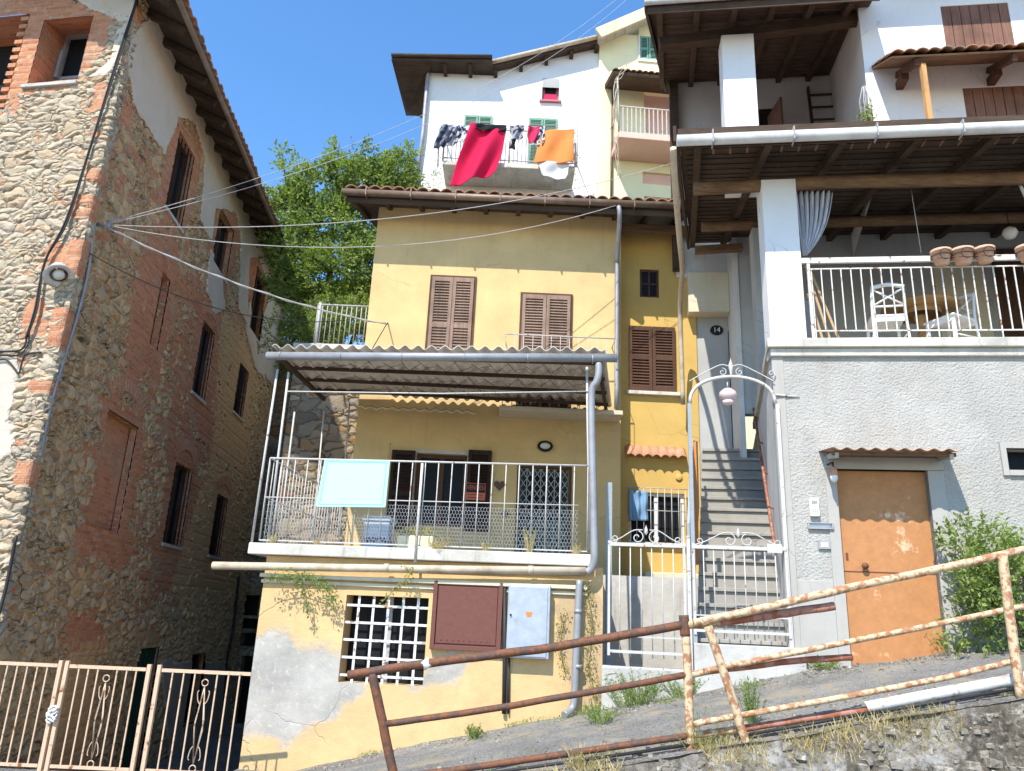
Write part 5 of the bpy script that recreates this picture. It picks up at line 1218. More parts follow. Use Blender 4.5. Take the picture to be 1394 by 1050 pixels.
MB().beam(R.p(-2.93, uz_(UE) + .03, UE + .02), R.p(-2.37, uz_(-4.3) + .03, -4.3), .04, .2).build('verge_board', M['wood_dark'], rh)
m = MB(); m.box(R, -2.32, -2.16, 8., 12.1, -4.09, -3.9); m.build('corner_post', M['wood_dark'], rh)
# roof over the upper white wall
m = MB(); m.prism(R, [(cu - .1, -.3), (5.6, -.3), (5.6, -5.5), (cu + .85, -5.5)], 11.42, 11.5); m.build('high_soffit', M['board'], rh)
coppi('high_roof_tiles', rh, M['tiles'], R, cu - .1, 5.6, -.28, 11.5, -5.5, 13.6, pitch=.22, row=.6, skew=.95)
# tiled awning over the upper windows
aw = thing('tiled_awning', R.p(2, 9.5, -1.), 'brown tiled wooden awning on a bare post over the upper right window', 'awning')
f0, b0_ = R.at(1214, 78, -.25), R.at(1203, 114, -.98)
AE = 5.5; zf_, zb_2 = f0[1], f0[1] + .42
m = MB(); m.fr = R; m.add([R.p(f0[0], zf_, -.25), R.p(AE, zf_, -.25), R.p(AE, zb_2, -.99), R.p(f0[0] + .0, zb_2, -.99)], [(0, 1, 2, 3)]); m.build('awning_boards', M['wood_beam'], aw, solid=.025)
coppi('awning_tiles', aw, M['tiles'], R, f0[0], AE, -.22, zf_ + .03, -.99, zb_2 + .03, pitch=.16, row=.3, amp=.045)
for u in (f0[0] + .35, f0[0] + 1.6, f0[0] + 2.9): 
    MB().beam(R.p(u, zf_ - .06, -.3), R.p(u, zf_ + .28, -.99), .07, .09).build('awning_bracket', M['shutdark'], aw); MB().box(R, u - .05, u + .05, zf_ + .02, zf_ + .14, -.99, -.75).build('awning_corbel', M['shutdark'], aw)
pt_, pb_ = R.pt(1256, 92, -.35), R.pt(1278, 170, -.35)
MB().beam(pt_ + Vector((0, 0, .05)), R.p(R.at(1256, 92, -.35)[0], 7.9, -.35), .065, .065).build('post', M['post'], aw)
# ladder, leaning door and hanging plant
ld = thing('ladder', R.pt(1118, 190, -3.9), 'dark wooden ladder leaning on the upper terrace back wall', 'ladder')
la, lb_ = R.at(1100, 118, -4.0), R.at(1138, 112, -4.0)
for u in (la[0], lb_[0]): MB().beam(R.p(u, la[1], -4.02), R.p(u + .03, 8.0, -3.7), .035, .06).build('ladder_rail', M['ladder'], ld)
for i in range(9): z = la[1] - .2 - i * .3; MB().beam(R.p(la[0], z, -4.02 + (la[1] - z) * .1), R.p(lb_[0], z, -4.02 + (la[1] - z) * .1), .03, .03).build('rung', M['ladder'], ld)
c = R.rc(1034, 150, 1048, 190, -4.09); box('upper_doorway', M['dark'], rh, R, c[0], c[1] + .1, 8., c[3], -4.1, -4.06)
c2 = R.at(1063, 132, -3.6); c3 = R.at(1046, 160, -4.05)
m = MB(); m.fr = R; m.add([R.p(c2[0], 8., -3.6), R.p(c3[0], 8., -4.05), R.p(c3[0], c3[1] - .0, -4.05), R.p(c2[0], c2[1], -3.6)], [(0, 1, 2, 3)]); tag(m.build('open_shutter_door', M['shutred'], solid=.04), 'half open brown door leaf on the upper terrace beside the white pillar', 'door')
hp_ = R.pt(1180, 158, -.85)
hpl = thing('hanging_plant', hp_, 'green plant hanging on the corner of the upper white wall', 'plant')
m = MB()
for _ in range(260): leaf_add(m, hp_ + Vector((random.gauss(0, .05), random.gauss(0, .05), random.gauss(-.02, .09))), rv() + Vector((0, 0, -.3)), .05, .5)
m.build('foliage', M['leafweed'], hpl)
m = MB()
for k in range(7): m.tube([hp_ + Vector((.02 * math.cos(k), .02 * math.sin(k), .5)), hp_ + Vector((.08 * math.cos(k), .08 * math.sin(k), .25)), hp_ + Vector((.07 * math.cos(k), .07 * math.sin(k), -.25))], .006, 5)
m.build('wire_holder', M['iron_grey'], hpl)

# ------------------------------------------------------------------ terrace of the right house
tr = thing('terrace_railing', R.p(1.5, 5.116, -.05), 'white iron railing of the upper right terrace beside the pillar', 'railing')
rt0, rt1 = 6.20, 5.17
MB().box(R, C0 + .43, 5.4, 6.165, 6.235, -.07, -.03).build('top_rail', M['iron_lat'], tr)
MB().box(R, C0 + .5, 5.4, 6.08, 6.095, -.058, -.042).build('upper_rail', M['iron_lat'], tr); MB().box(R, C0 + .5, 5.4, 5.25, 5.265, -.058, -.042).build('bottom_rail', M['iron_lat'], tr)
for i in range(52):
    u = C0 + .55 + i * .118
    if u > 4.4: break
    MB().box(R, u - .006, u + .006, 5.265 if i % 6 else 5.116, 6.08, -.058, -.042).build('bar', M['iron_lat'], tr)
MB().box(R, C0 + .50, C0 + .535, 5.116, 6.165, -.065, -.035).build('post', M['iron_lat'], tr)
pg = 'terracotta pots on the terrace railing'
plab = ['terracotta pot on the terrace railing, left one of the three together', 'terracotta pot on the terrace railing, middle one of the three together', 'terracotta pot on the terrace railing, right one of the three together', 'terracotta pot hung alone on the railing at the right edge of the photo']
pot0 = None; pots = []
for i, (x, y) in enumerate(((1283, 347), (1312, 346), (1342, 344), (1400, 342))):
    p = R.pt(x, y + 13, .05)
    if pot0 is None:
        pot0 = thing('flower_pot', p, plab[0], 'pot', pg)
        MB().lathe(p, [(.0, .0), (.075, .0), (.105, .14), (.118, .14), (.12, .178), (.10, .178), (.095, .15), (0, .14)], 28).build('pot_body', M['potclay'], pot0)
        m = MB()
        m.tube([p + Vector((.115 * math.cos(a), .115 * math.sin(a), .10)) for a in [k * PI / 12 for k in range(25)]], .005, 5)
        m.tube([p + R.n * .118 + R.u * (.062 * math.cos(a)) + Vector((0, 0, .085 + .07 * math.sin(a))) for a in [k * PI / 10 for k in range(17)]], .004, 5)
        m.tube([p + R.n * .13 + R.u * .1 + Vector((0, 0, .02)), p + R.n * .13 - R.u * .1 + Vector((0, 0, .02))], .004, 5)
        m.build('wire_holder', M['black'], pot0)
    else:
        c = pot0.copy(); COL.objects.link(c); c.location = p; c['label'] = plab[i]
        if i == 1: c.scale = (1.12, 1.12, 1)
        for ch in list(pot0.children): k = ch.copy(); COL.objects.link(k); k.parent = c
def chair(loc, rz_, label):
    ch = thing('chair', loc, label, 'chair', 'white cross back chairs on the right terrace'); ch.rotation_euler = (0, 0, rz_)
    W = Vector(loc); F = Frame((W.x, W.y), 0)
    def P(x, y, z): return W + Vector((x, y, z))
    m = MB(); m.prism(F, [(-.2, .2), (.2, .2), (.22, -.22), (-.22, -.22)], W.z + .43, W.z + .46); m.build('seat', M['chairw'], ch, bev=.01)
    for x, y in ((-.19, .19), (.19, .19)): MB().beam(P(x, y, 0), P(x * .95, y * .95, .43), .035, .035).build('leg', M['chairw'], ch)
    for x in (-.19, .19): MB().tube(bez([P(x * 1.05, -.24, 0), P(x, -.2, .43), P(x, -.21, .62), P(x * .95, -.25, .82)], 4), .018, 8).build('leg', M['chairw'], ch)
    m = MB(); m.tube(bez([P(-.19, -.25, .80), P(0, -.265, .83), P(.19, -.25, .80)], 5), .028, 8); m.tube([P(-.19, -.21, .56), P(.19, -.21, .56)], .014, 6)
    m.tube([P(-.18, -.215, .57), P(.18, -.245, .78)], .013, 6); m.tube([P(.18, -.215, .57), P(-.18, -.245, .78)], .013, 6); m.build('backrest', M['chairw'], ch)
    m = MB()
    for a, b in (((-.18, .18), (-.2, -.21)), ((.18, .18), (.2, -.21))): m.tube([P(a[0], a[1], .2), P(b[0], b[1], .2)], .01, 6)
    m.box(F, -.19, .19, W.z + .37, W.z + .43, .17, .19); m.box(F, -.19, .19, W.z + .37, W.z + .43, -.2, -.18); m.build('stretcher', M['chairw'], ch)
c1 = R.at(1204, 440, -.55); chair(R.p(c1[0], 5.116, -.5), R_(-14), 'white cross back chair left of the round table on the terrace')
c1 = R.at(1290, 430, -.6); chair(R.p(c1[0], 5.116, -.55), R_(112), 'white cross back chair turned sideways, right of the round table')
tc = R.at(1251, 412, -.8); tb = thing('round_table', R.p(tc[0], 5.116, -.8), 'round wooden table behind the white terrace chairs', 'table'); W0 = R.p(tc[0], 5.116, -.8)
MB().lathe(W0, [(0, .70), (.44, .70), (.47, .72), (.47, .74), (0, .745)], 40).build('table_top', M['tablewood'], tb)
MB().lathe(W0, [(.25, .62), (.25, .70)], 24).build('apron', M['tablewood'], tb)
MB().lathe(W0, [(.05, .1), (.07, .3), (.045, .5), (.09, .62)], 16).build('table_column', M['tablewood'], tb)
for k in range(3): a = k * 2.1; MB().beam(W0 + Vector((0, 0, .14)), W0 + Vector((.32 * math.cos(a), .32 * math.sin(a), .02)), .05, .05).build('leg', M['tablewood'], tb)
# gathered curtain
ct = [R.at(*p, -.2) for p in ((1081, 262), (1134, 263), (1098, 352), (1093, 348))]
m = MB(); m.fr = R
def curt(a, b):
    t = b ** 1.1; xl = ct[0][0] + .0 * b; xr = ct[1][0]; xb = ct[3][0]
    u = (xl + (xr - xl) * a) * (1 - t) + (xb + .05 * a + .06 * math.sin(PI * b) * a) * t
    u += .045 * a * math.sin(PI * b)
    return R.p(u, ct[0][1] + (ct[3][1] - ct[0][1]) * b, -.2 + .045 * math.sin(a * 44) * (1 - .75 * b) - .0)
m.sheet(curt, 90, 24)
tag(m.build('curtain', M['fabric_stripe'], solid=.003), 'gathered grey striped curtain tied back to the terrace pillar', 'curtain')
m = MB(); m.fr = R; u0_ = R.at(1386, 252, -.2)[0]; m.sheet(lambda a, b: R.p(u0_ + .5 * a + .1 * b, ct[0][1] + .02 - .45 * b, -.2 + .03 * math.sin(a * 40)), 40, 6)
tag(m.build('curtain', M['fabric_stripe'], solid=.003), 'small gathered curtain hanging from the beam at the right edge of the photo', 'curtain')
for i, (xa, ya, xb, yb) in enumerate(((1096, 362, 1132, 462), (1104, 372, 1145, 462), (1100, 400, 1122, 462))):
    MB_ = MB(); a_ = R.pt(xa, ya, -.25); b_ = R.pt(xb, yb, -.30); b_.z = 5.13; MB_.beam(a_, b_, .03, .025)
    tag(MB_.build('wooden_batten', M['plank']), ('longest bare batten leaning behind the pillar, nearest to it', 'bare batten leaning in the middle of the three behind the terrace pillar', 'shortest bare batten leaning behind the terrace pillar')[i], 'batten', 'battens leaning behind the terrace pillar')
c = R.rc(1095, 408, 1112, 432, -.7); m = MB(); m.box(R, c[0] - .1, c[1], 5.116, c[3], -.95, -.7); m.box(R, c[0] - .11, c[1] + .01, c[3], c[3] + .02, -.96, -.69); tag(m.build('storage_box', M['frame_grey'], bev=.01), 'grey box standing behind the terrace pillar', 'box')
gl_ = R.pt(1375, 318, -1.2); gt = thing('globe_lamp', gl_, 'white globe lamp hanging under the terrace beams', 'lamp')
MB().lathe(gl_, [(.001, -.09), (.06, -.07), (.1, 0), (.08, .06), (.035, .09)], 20).build('globe', M['opalw'], gt); MB().lathe(gl_, [(.04, .085), (.04, .13), (.0, .13)], 14).build('lamp_cap', M['black'], gt); MB().tube([gl_ + Vector((0, 0, .1)), gl_ + Vector((0, 0, .42))], .006, 6).build('cord', M['black'], gt)
m = MB(); a_ = R.at(1240, 258, -.3); m.tube([R.p(a_[0], a_[1] + .1, -.3), R.p(a_[0] + .03, R.at(1243, 345, -.3)[1], -.3)], .005, 5); tag(m.build('pull_cord', M['greywire']), 'thin pale cord hanging from the beam over the terrace', 'cord')
c = R.rc(1128, 293, 1166, 302, -3.3); box('roof_light', M['plastic_white'], rh, R, c[0], c[1], c[2], c[3] + .02, -3.39, -3.36)

# ------------------------------------------------------------------ staircase
st = thing('stone_staircase', R.p(-2, 1.4, -.1), 'narrow straight stone staircase climbing between the two houses', 'staircase')
NS = 16; z0 = 1.42; rise = (4.56 - z0) / NS; run = .232
for i in range(NS):
    n = -.12 - run * i; nb2 = n - run - .02; zt = z0 + rise * (i + 1)
    def lu(n): return -2.47 + .147 * -n
    def ru(n): return sku(n) + .005
    m = MB(); m.prism(R, [(lu(n), n), (ru(n), n), (ru(nb2), nb2), (lu(nb2), nb2)], zt - rise - (.3 if i else .25), zt - .047)
    j = random.uniform(-.004, .004); m.prism(R, [(lu(n) - .0, n + .032 + j), (ru(n), n + .032 - j), (ru(nb2), nb2), (lu(nb2), nb2)], zt - .045, zt + j)
    m.build('step', M['step'], st, bev=.006)
n = -.12 - run * NS; m = MB(); m.prism(R, [(-1.95, n), (-1.0, n), (-1.0, -4.4), (-1.9, -4.4)], z0, 4.56); m.build('landing', M['step'], st)
m = MB(); m.prism(R, [(-2.5, .12), (-1.33, .12), (-1.33, -.1), (-2.5, -.1)], .9, 1.56); m.build('threshold', M['concrete'], st, bev=.01)
# parapet sheets on the left of the stair
m = MB(); m.prism(R, [(-2.52, -.05), (-2.48, -.05), (-1.98, -3.7), (-2.02, -3.7)], 1.2, 1.9); m.build('stringer_wall', M['greywall'], st)
m = MB(); m.add([R.p(-2.50, 1.7, -.2), R.p(-2.17, 3.4, -2.2), R.p(-2.17, 4.35, -2.2), R.p(-2.33, 4.15, -1.25), R.p(-2.50, 2.9, -.2)], [(0, 1, 2, 3, 4)]); m.build('parapet_sheet', M['bluegrey'], st, solid=.03)
m = MB(); m.add([R.p(-2.36, 2.5, -1.22), R.p(-2.28, 2.5, -1.22), R.p(-2.28, 4.12, -1.22), R.p(-2.36, 4.12, -1.22)], [(0, 1, 2, 3)]); m.build('orange_panel', M['oran_sheet'], st, solid=.03)
m = MB(); m.tube([R.p(sku(-.3) - .06, 2.6, -.3), R.p(sku(-3.4) - .06, 5.2, -3.4)], .02, 8)
for k in range(5):
    n = -.4 - .7 * k; m.tube([R.p(sku(n) - .06, 2.6 + (-n - .3) * .84, n), R.p(sku(n) + .0, 2.55 + (-n - .3) * .84, n)], .012, 6)
m.build('handrail', M['rustred'], st)

# courtyard behind the left gate leaf
m = MB(); cy = Frame((1.2, 10.6), -4)
m = wallgrid(cy, -.3, 1.75, .8, 2.35, [], .06, None); m.attr = None; tag(m.build('low_stone_wall', M['concrete'], solid=0), 'low rough grey wall in the small yard behind the left gate leaf', 'wall')
m = MB(); m.prism(WORLD, [(.9, -13.1), (3.2, -13.1), (3.2, -10.6), (.9, -10.6)], .5, 2.33); tag(m.build('yard', M['asphalt']), kind='structure')
m = MB(); m.box(Wg, 2.25, 3.22, 2.335, 2.55, .05, .5); tag(m.build('yard_bench', M['cream'], bev=.02), 'low pale orange block against the wing wall below its grated window', 'bench')

# ------------------------------------------------------------------ garden gates with arch
gt2 = thing('arched_gate', R.p(-1.95, 1.56, .06), 'white iron stair gate with scrolls and a lantern arch above', 'gate')
def gleaf2(root, u0, u1, z0, z1, nb, n=.06, plate=False, mid=True):
    MB().box(R, u0, u1, z1 - .03, z1 + .01, n - .018, n + .018).build('top_rail', M['iron_white'], root)
    MB().box(R, u0, u1, z0, z0 + .03, n - .015, n + .015).build('bottom_rail', M['iron_white'], root)
    for u in (u0, u1): MB().box(R, u - .014, u + .014, z0 - .03, z1 + .03, n - .014, n + .014).build('stile', M['iron_white'], root)
    for i in range(1, nb): u = u0 + (u1 - u0) * i / nb; MB().tube([R.p(u, z0 - .04, n), R.p(u, z1 - .02, n)], .0066, 6).build('bar', M['iron_white'], root)
    if mid: MB().box(R, u0, u1, z0 + .17, z0 + .185, n - .01, n + .01).build('lower_rail', M['iron_white'], root)
    m = MB(); uc = (u0 + u1) / 2; L_ = (u1 - u0) / 2
    for s in (-1, 1):
        m.tube(scroll(R, uc + s * .10, z1 + .075, n, .075, 1.2, s, PI / 2 + s * .2), .007, 6); m.tube(bez([R.p(uc + s * .04, z1 + .16, n), R.p(uc + s * L_ * .35, z1 + .15, n), R.p(uc + s * L_ * .7, z1 + .06, n), R.p(uc + s * L_ * .98, z1 + .01, n)], 6), .007, 6)
        m.tube(scroll(R, uc + s * L_ * .86, z1 + .055, n, .045, 1.1, -s, -PI / 2), .006, 6)
    m.build('scroll_crest', M['iron_white'], root); MB().lathe(R.p(uc, z1 + .14, n), [(.0, -.04), (.022, -.01), (.018, .03), (.006, .06), (0, .08)], 12).build('finial', M['iron_white'], root)
ga = [R.at(x, y, .06) for x, y in ((945, 800), (1072, 800))]; gzz = R.at(1005, 745, .06)[1]
gleaf2(gt2, ga[0][0], ga[1][0], 1.68, gzz, 9)
c = R.rc(1044, 741, 1064, 753, .07); box('lock_plate', M['zincpale'], gt2, R, c[0], c[1], c[2], c[3], .075, .09)
al, ar = R.at(944, 700, .0)[0], R.at(1062, 700, .0)[0]; az0 = R.at(945, 549, .06)[1]
for u, nm in ((al - .02, M['bluegrey']), (ar + .03, M['iron_white'])): MB().box(R, u - .022, u + .022, 1.5, az0, .02, .06).build('post', nm, gt2)
tp = R.at(988, 513, .04)[1]; ac = (al + ar) / 2; aw_ = (ar - al) / 2 + .01
MB().tube([R.p(ac + aw_ * -math.cos(PI * k / 24), az0 + (tp - az0) * math.sin(PI * k / 24) ** .8, .04) for k in range(25)], .022, 8).build('arch', M['iron_white'], gt2)
m = MB()
for s in (-1, 1):
    m.tube(bez([R.p(ac + s * .02, tp + .13, .04), R.p(ac + s * .12, tp + .15, .04), R.p(ac + s * .3, tp + .06, .04), R.p(ac + s * .5, tp - .06, .04)], 6), .007, 6); m.tube(scroll(R, ac + s * .10, tp + .06, .04, .05, 1.2, s, PI / 2), .006, 6)
m.tube(scroll(R, ac + .47, tp + .04, .04, .05, 1.1, 1, -PI / 2), .007, 6)
m.build('arch_crest', M['iron_white'], gt2); MB().lathe(R.p(ac, tp + .08, .04), [(.012, -.06), (.022, .0), (.03, .06), (.012, .11), (0, .16)], 12).build('finial', M['iron_white'], gt2)
MB().tube([R.p(ar - .02, az0 + .12, .04), R.p(ar + .30, az0 + .10, .0)], .012, 6).build('wall_tie', M['iron_white'], gt2)
lc = R.pt(991, 540, .04); ln = thing('gate_lantern', lc, 'pink frosted glass lantern hanging from the arch over the stairs', 'lantern')
MB().lathe(lc, [(.03, .10), (.05, .095), (.10, .05), (.105, .01), (.085, -.03), (.055, -.05)], 24).build('glass_shade', M['opal'], ln)
MB().lathe(lc, [(.055, -.05), (.07, -.055), (.06, -.095), (.02, -.11), (0, -.11)], 20).build('glass_bottom', M['opal'], ln)
MB().tube([lc + Vector((0, 0, .1)), lc + Vector((0, 0, .18))], .008, 6).build('chain', M['iron_grey'], ln)
gt3 = thing('garden_gate', R.p(-3., 1.3, .06), 'white iron garden gate leaf with scroll crest left of the stair gate', 'gate')
gb = [R.at(x, y, .06) for x, y in ((829, 800), (932, 800))]; gz3 = R.at(880, 741, .06)[1]
gleaf2(gt3, gb[0][0], gb[1][0], 1.42, gz3, 7)
MB().box(R, gb[1][0] + .03, gb[1][0] + .07, 1.25, 2.72, .03, .08).build('post', M['iron_white'], gt3)
m = MB(); m.prism(R, [(-3.5, .1), (-2.52, .1), (-2.52, -.1), (-3.5, -.1)], .7, 1.28); tag(m.build('gate_sill', M['concrete'], bev=.02), 'rough concrete sill below the left garden gate leaf', 'sill')
m = MB(); m.fr = T; m.box(T, 1.20, 1.27, .9, 3.4, -.5, -.3); tag(m.build('dark_post', M['bluegrey']), 'dark metal post between the terrace corner and the garden gate', 'post')

# ------------------------------------------------------------------ rusty street railings
g1 = thing('street_railing', G.p(0, .5), 'dark brown rusty pipe railing leaning along the street in front of the yellow house', 'railing')
def gp_(x, y, n=0): return G.pt(x, y, n)
def wob(pts, r, mat, root, nm='rail', k=6):
    q_ = bez([Vector(p) for p in pts], k); q_ = [p + rv() * .003 for p in q_]; MB().tube(q_, r, 12).build(nm, mat, root)
wob([gp_(474, 919), gp_(600, 901), gp_(760, 880), gp_(935, 850)], .031, M['rustdark'], g1)
wob([gp_(932, 851), gp_(985, 846)], .0315, M['rustcream'], g1, 'rail'); wob([gp_(980, 847), gp_(1060, 836), gp_(1136, 825)], .031, M['rustred'], g1)
wob([gp_(524, 986), gp_(700, 960), gp_(940, 918)], .023, M['rustdark'], g1); wob([gp_(938, 919), gp_(975, 912)], .0235, M['rustcream'], g1); wob([gp_(973, 913), gp_(1080, 900), gp_(1160, 895)], .0235, M['rustred'], g1)
wob([gp_(560, 1056), gp_(700, 1037), gp_(945, 1001)], .023, M['rustdark'], g1); wob([gp_(942, 1001), gp_(1010, 993)], .0235, M['rustcream'], g1); wob([gp_(1008, 993), gp_(1090, 980), gp_(1180, 967)], .0235, M['rustred'], g1)
wob([gp_(507, 917), gp_(521, 985), gp_(540, 1075)], .033, M['rustdark'], g1, 'post')
wob([gp_(934, 862), gp_(938, 960), gp_(941, 1060)], .032, M['rustcream'], g1, 'post'); wob([gp_(931, 838), gp_(933, 866)], .037, M['rustdark'], g1, 'post_cap')
MB().tube([gp_(577, 899), gp_(584, 909)], .036, 10).build('tape_wrap', M['plastic_white'], g1)
g2 = thing('street_railing', G.p(3, 1.3), 'cream and rust coloured pipe railing climbing along the street to the right edge', 'railing')
wob([gp_(944, 848, .06), gp_(1030, 830, .06), gp_(1150, 802, .06), gp_(1300, 770, .06), gp_(1440, 738, .06)], .029, M['rustcream'], g2)
wob([gp_(958, 914, .06), gp_(1100, 885, .06), gp_(1250, 855, .06), gp_(1440, 816, .06)], .021, M['rustcream'], g2)
wob([gp_(944, 986, .06), gp_(1060, 965, .06), gp_(1250, 930, .06), gp_(1384, 900, .06)], .021, M['rustcream'], g2)
wob([gp_(964, 853, .09), gp_(990, 930, .09), gp_(1022, 1032, .09)], .031, M['rustcream'], g2, 'leaning_post')
wob([gp_(1364, 754, .1), gp_(1375, 840, .1), gp_(1390, 952, .1)], .034, M['rustcream'], g2, 'post')
m = MB(); wp = [G.p(G.at(x, y, -.12)[0], 0, -.12) + Vector((0, 0, G.at(x, y, -.12)[1])) for x, y in ((1178, 964), (1250, 950), (1330, 935), (1450, 912))]
m.tube(bez(wp, 6), .042, 14); tag(m.build('ground_pipe', M['whitepipe']), 'white painted pipe lying along the street edge at the lower right', 'pipe')
m = MB()
for k, (a_, b_) in enumerate((((1020, 1000), (1200, 968)), ((1025, 1012), (1190, 980)), ((1180, 972), (1394, 936)), ((600, 1062), (940, 1014)))):
    m.tube([G.pt(*a_, .02), G.pt(*b_, .02)], .012, 6)
tag(m.build('street_cables', M['blackwire']), 'black cables lying along the ground under the rusty railing', 'cable')

# ------------------------------------------------------------------ bush and small plants
bu = thing('bush', R.p(1.2, 1.5, .35), 'leafy green bush growing beside the orange metal door', 'bush')
m = MB(); bl = []
for x, y, r in ((1300, 760, .26), (1335, 750, .3), (1380, 745, .34), (1320, 800, .30), (1365, 800, .36), (1335, 850, .3), (1380, 855, .32), (1290, 745, .16), (1415, 790, .4), (1300, 790, .18)):
    bl.append((R.pt(x, y, .38), (r, .26, r)))
crown(m, bl, 330, .055); m.build('foliage', M['leafbush'], bu)
m = MB(); b0 = R.p(1.0, 1.55, .3)
for k in range(14): a = k * .7; m.tube(bez([b0 + Vector((.12 * math.cos(a), .06 * math.sin(a), 0)), b0 + Vector((.3 * math.cos(a), .12 * math.sin(a), .5)), b0 + Vector((random.uniform(-.5, .9), random.uniform(-.2, .2), random.uniform(.8, 1.3)))], 4), .012, 6, r1=.004)
m.build('stem', M['bark'], bu)
sg_ = 'small green weeds along the street'
for x, y, h_, r_, l_, mt in ((1120, 912, .13, .16, 'low green weed clump at the wall foot left of the orange door', 'leafweed'), (1025, 985, .32, .09, 'thin tall green weed on the asphalt right of the leaning railing post', 'leafweed'),
    (870, 880, .35, .25, 'loose green weeds behind the bars of the left garden gate leaf', 'leafweed'), (860, 960, .30, .28, 'wide green weed patch at the foot of the garden gate sill', 'leafweed'), (930, 945, .22, .22, 'green weeds on the street just left of the stair gate threshold', 'leafweed'), (1300, 890, .2, .2, 'sprawling low sprig beneath the bush by the orange door', 'leafweed'), (645, 1000, .12, .08, 'tiny weed tuft where the yellow wall meets the street, left of the black conduit', 'leafweed'), (820, 985, .16, .2, 'spreading weeds right of where the downpipe meets the street', 'leafweed')):
    n_ = .3; p = None
    d_ = ray(x, y)
    for k in range(200):
        t = 5.5 + k * .03; q_ = CAM + d_ * (t / d_.y)
        if q_.z <= gnd(q_.x, q_.y) or t > 8.7: break
    p = Vector((q_.x, q_.y, gnd(q_.x, q_.y))); weed('weed', p, h_, r_, int(26 + 90 * r_), M[mt], l_, 'weed', 9, .03, group=sg_)
for x, y, h_, l_ in ((1110, 1000, .2, 'dry yellow grass clump on the bank under the gap between the railings'), (960, 1010, .25, 'dark scrubby weed on the bank beside the straight cream post'), (1210, 985, .14, 'pale dry grass tuft below the start of the white pipe'), (790, 1030, .2, 'dry stalks rising on the bank under the dark rail')):
    p = G.pt(x, y + 25, .02); weed('dry_weed', p, h_, .16, 60, M['leafdry'] if x != 960 else M['vine'], l_, 'weed', 6, .018, group='dry weeds on the bank')

# ------------------------------------------------------------------ behind: retaining walls, hill railing, tree
S2 = Frame((0, 13.4), 0)
ru0 = S2.at(392, 560)[0]
m = wallgrid(S2, ru0, HU0 - .0, -1.5, 6.3, [], .12, lambda u, z: (0, .0, .0)); m.attr['mask'] = [(0, 0, 0)] * len(m.v)
k = len(m.v); m.add([S2.p(ru0, -1.5), S2.p(ru0, -1.5, -9), S2.p(ru0, 6.3, -9), S2.p(ru0, 6.3)], [(0, 1, 2, 3)]); m.attr['mask'] += [(0, 0, 0)] * 4
tag(m.build('retaining_wall', M['rubbledark']), 'dark rough stone retaining wall between the stone house and the terrace', 'wall')
m = MB(); m.box(S2, ru0 - .05, HU0 + .1, 6.3, 6.42, -.5, .08); tag(m.build('coping', M['concrete'], bev=.02), 'pale concrete coping on top of the dark retaining wall', 'coping')
hr = thing('hill_railing', S2.p(ru0 + .5, 6.42), 'grey iron railing on the concrete coping behind the stone house', 'railing')
railing(hr, S2, S2.at(428, 440)[0], HU0 + .05, 6.42, S2.at(460, 413)[1], -.1, 13, M['iron_grey'], rr=.018, br=.009, low=.05)
MB().tube([S2.p(S2.at(431, 440)[0], 6.4, -.1), S2.p(S2.at(431, 440)[0], S2.at(431, 412)[1] + .04, -.1)], .03, 8).build('post', M['iron_grey'], hr)
m = MB(); m.fr = S2; m.prism(WORLD, [(ru0, -22.3), (ru0, -13.9), (HU0 - .02, -13.9), (HU0 - .02, -22.3)], 5.9, 6.28); tag(m.build('garden_soil', M['hill']), kind='structure')
E2 = Frame((0, 21.9), 0)
eh = [E2.rc(327, 810, 352, 838), E2.rc(326, 842, 350, 856), E2.rc(328, 862, 348, 880), (E2.at(322, 950)[0], E2.at(350, 950)[0], -1.3, E2.at(335, 893)[1])]
m = wallgrid(E2, -8., ru0 + 1.2, -1.5, 9.0, eh, .25); m.attr = None
for h in eh: reveal(m, E2, h, 0, -.3)
aw2 = thing('alley_end_wall', E2.p(-6, 0), 'old rendered wall with dark openings closing the far end of the alley', 'wall'); m.build('wall', M['rubbledark'], aw2)
for h in eh: box('dark_opening', M['dark'], aw2, E2, h[0], h[1], h[2], h[3], -.32, -.3)

TRF = Frame((0, 17.2), 0)
tree = thing('tree', TRF.p(TRF.at(450, 480)[0], 6.3), 'broad green leafy tree rising between the stone house and the yellow house', 'tree')
m = MB(); bl = []
for x, y, r, n_ in ((405, 290, .55, 0), (430, 260, .55, .2), (470, 250, .6, 0), (500, 255, .6, -.3), (535, 245, .55, -.6), (548, 280, .6, -.8), (400, 330, .6, .1), (440, 320, .8, 0), (490, 310, .8, -.2), (410, 380, .65, .2), (450, 380, .8, .3), (490, 370, .7, 0), (430, 430, .6, .3), (470, 425, .6, .2), (462, 215, .28, 0), (455, 193, .14, 0), (395, 228, .16, .1), (384, 212, .09, .1), (378, 262, .3, .1), (490, 215, .3, 0), (376, 305, .3, 0), (545, 225, .25, -.5), (388, 245, .14, .1), (515, 330, .6, -.4), (420, 460, .5, .3), (556, 210, .14, -.5)):
    bl.append((TRF.pt(x, y, n_), (r * 1.0, r * .9, r * .95)))
crown(m, bl, 400, .105, cf=1.7, ct=-.10); m.build('crown', M['leaf'], tree)
base = TRF.p(TRF.at(450, 480)[0], 6.1)
m = MB()
for x, y in ((450, 330), (400, 300), (500, 280), (540, 270), (462, 195), (430, 400), (385, 215), (490, 380)):
    e = TRF.pt(x, y, 0); m.tube(bez([base, base.lerp(e, .45) + rv() * .25, e], 5), .13 if x == 450 else .07, 8, r1=.015)
m.build('trunk', M['bark'], tree)
m = MB(); bl = [(E2.pt(x, y, .5), (r_, .5, r_)) for x, y, r_ in ((375, 452, .9), (395, 430, .9), (415, 445, .9), (385, 480, .8), (405, 470, .8))]; crown(m, bl, 60, .12)
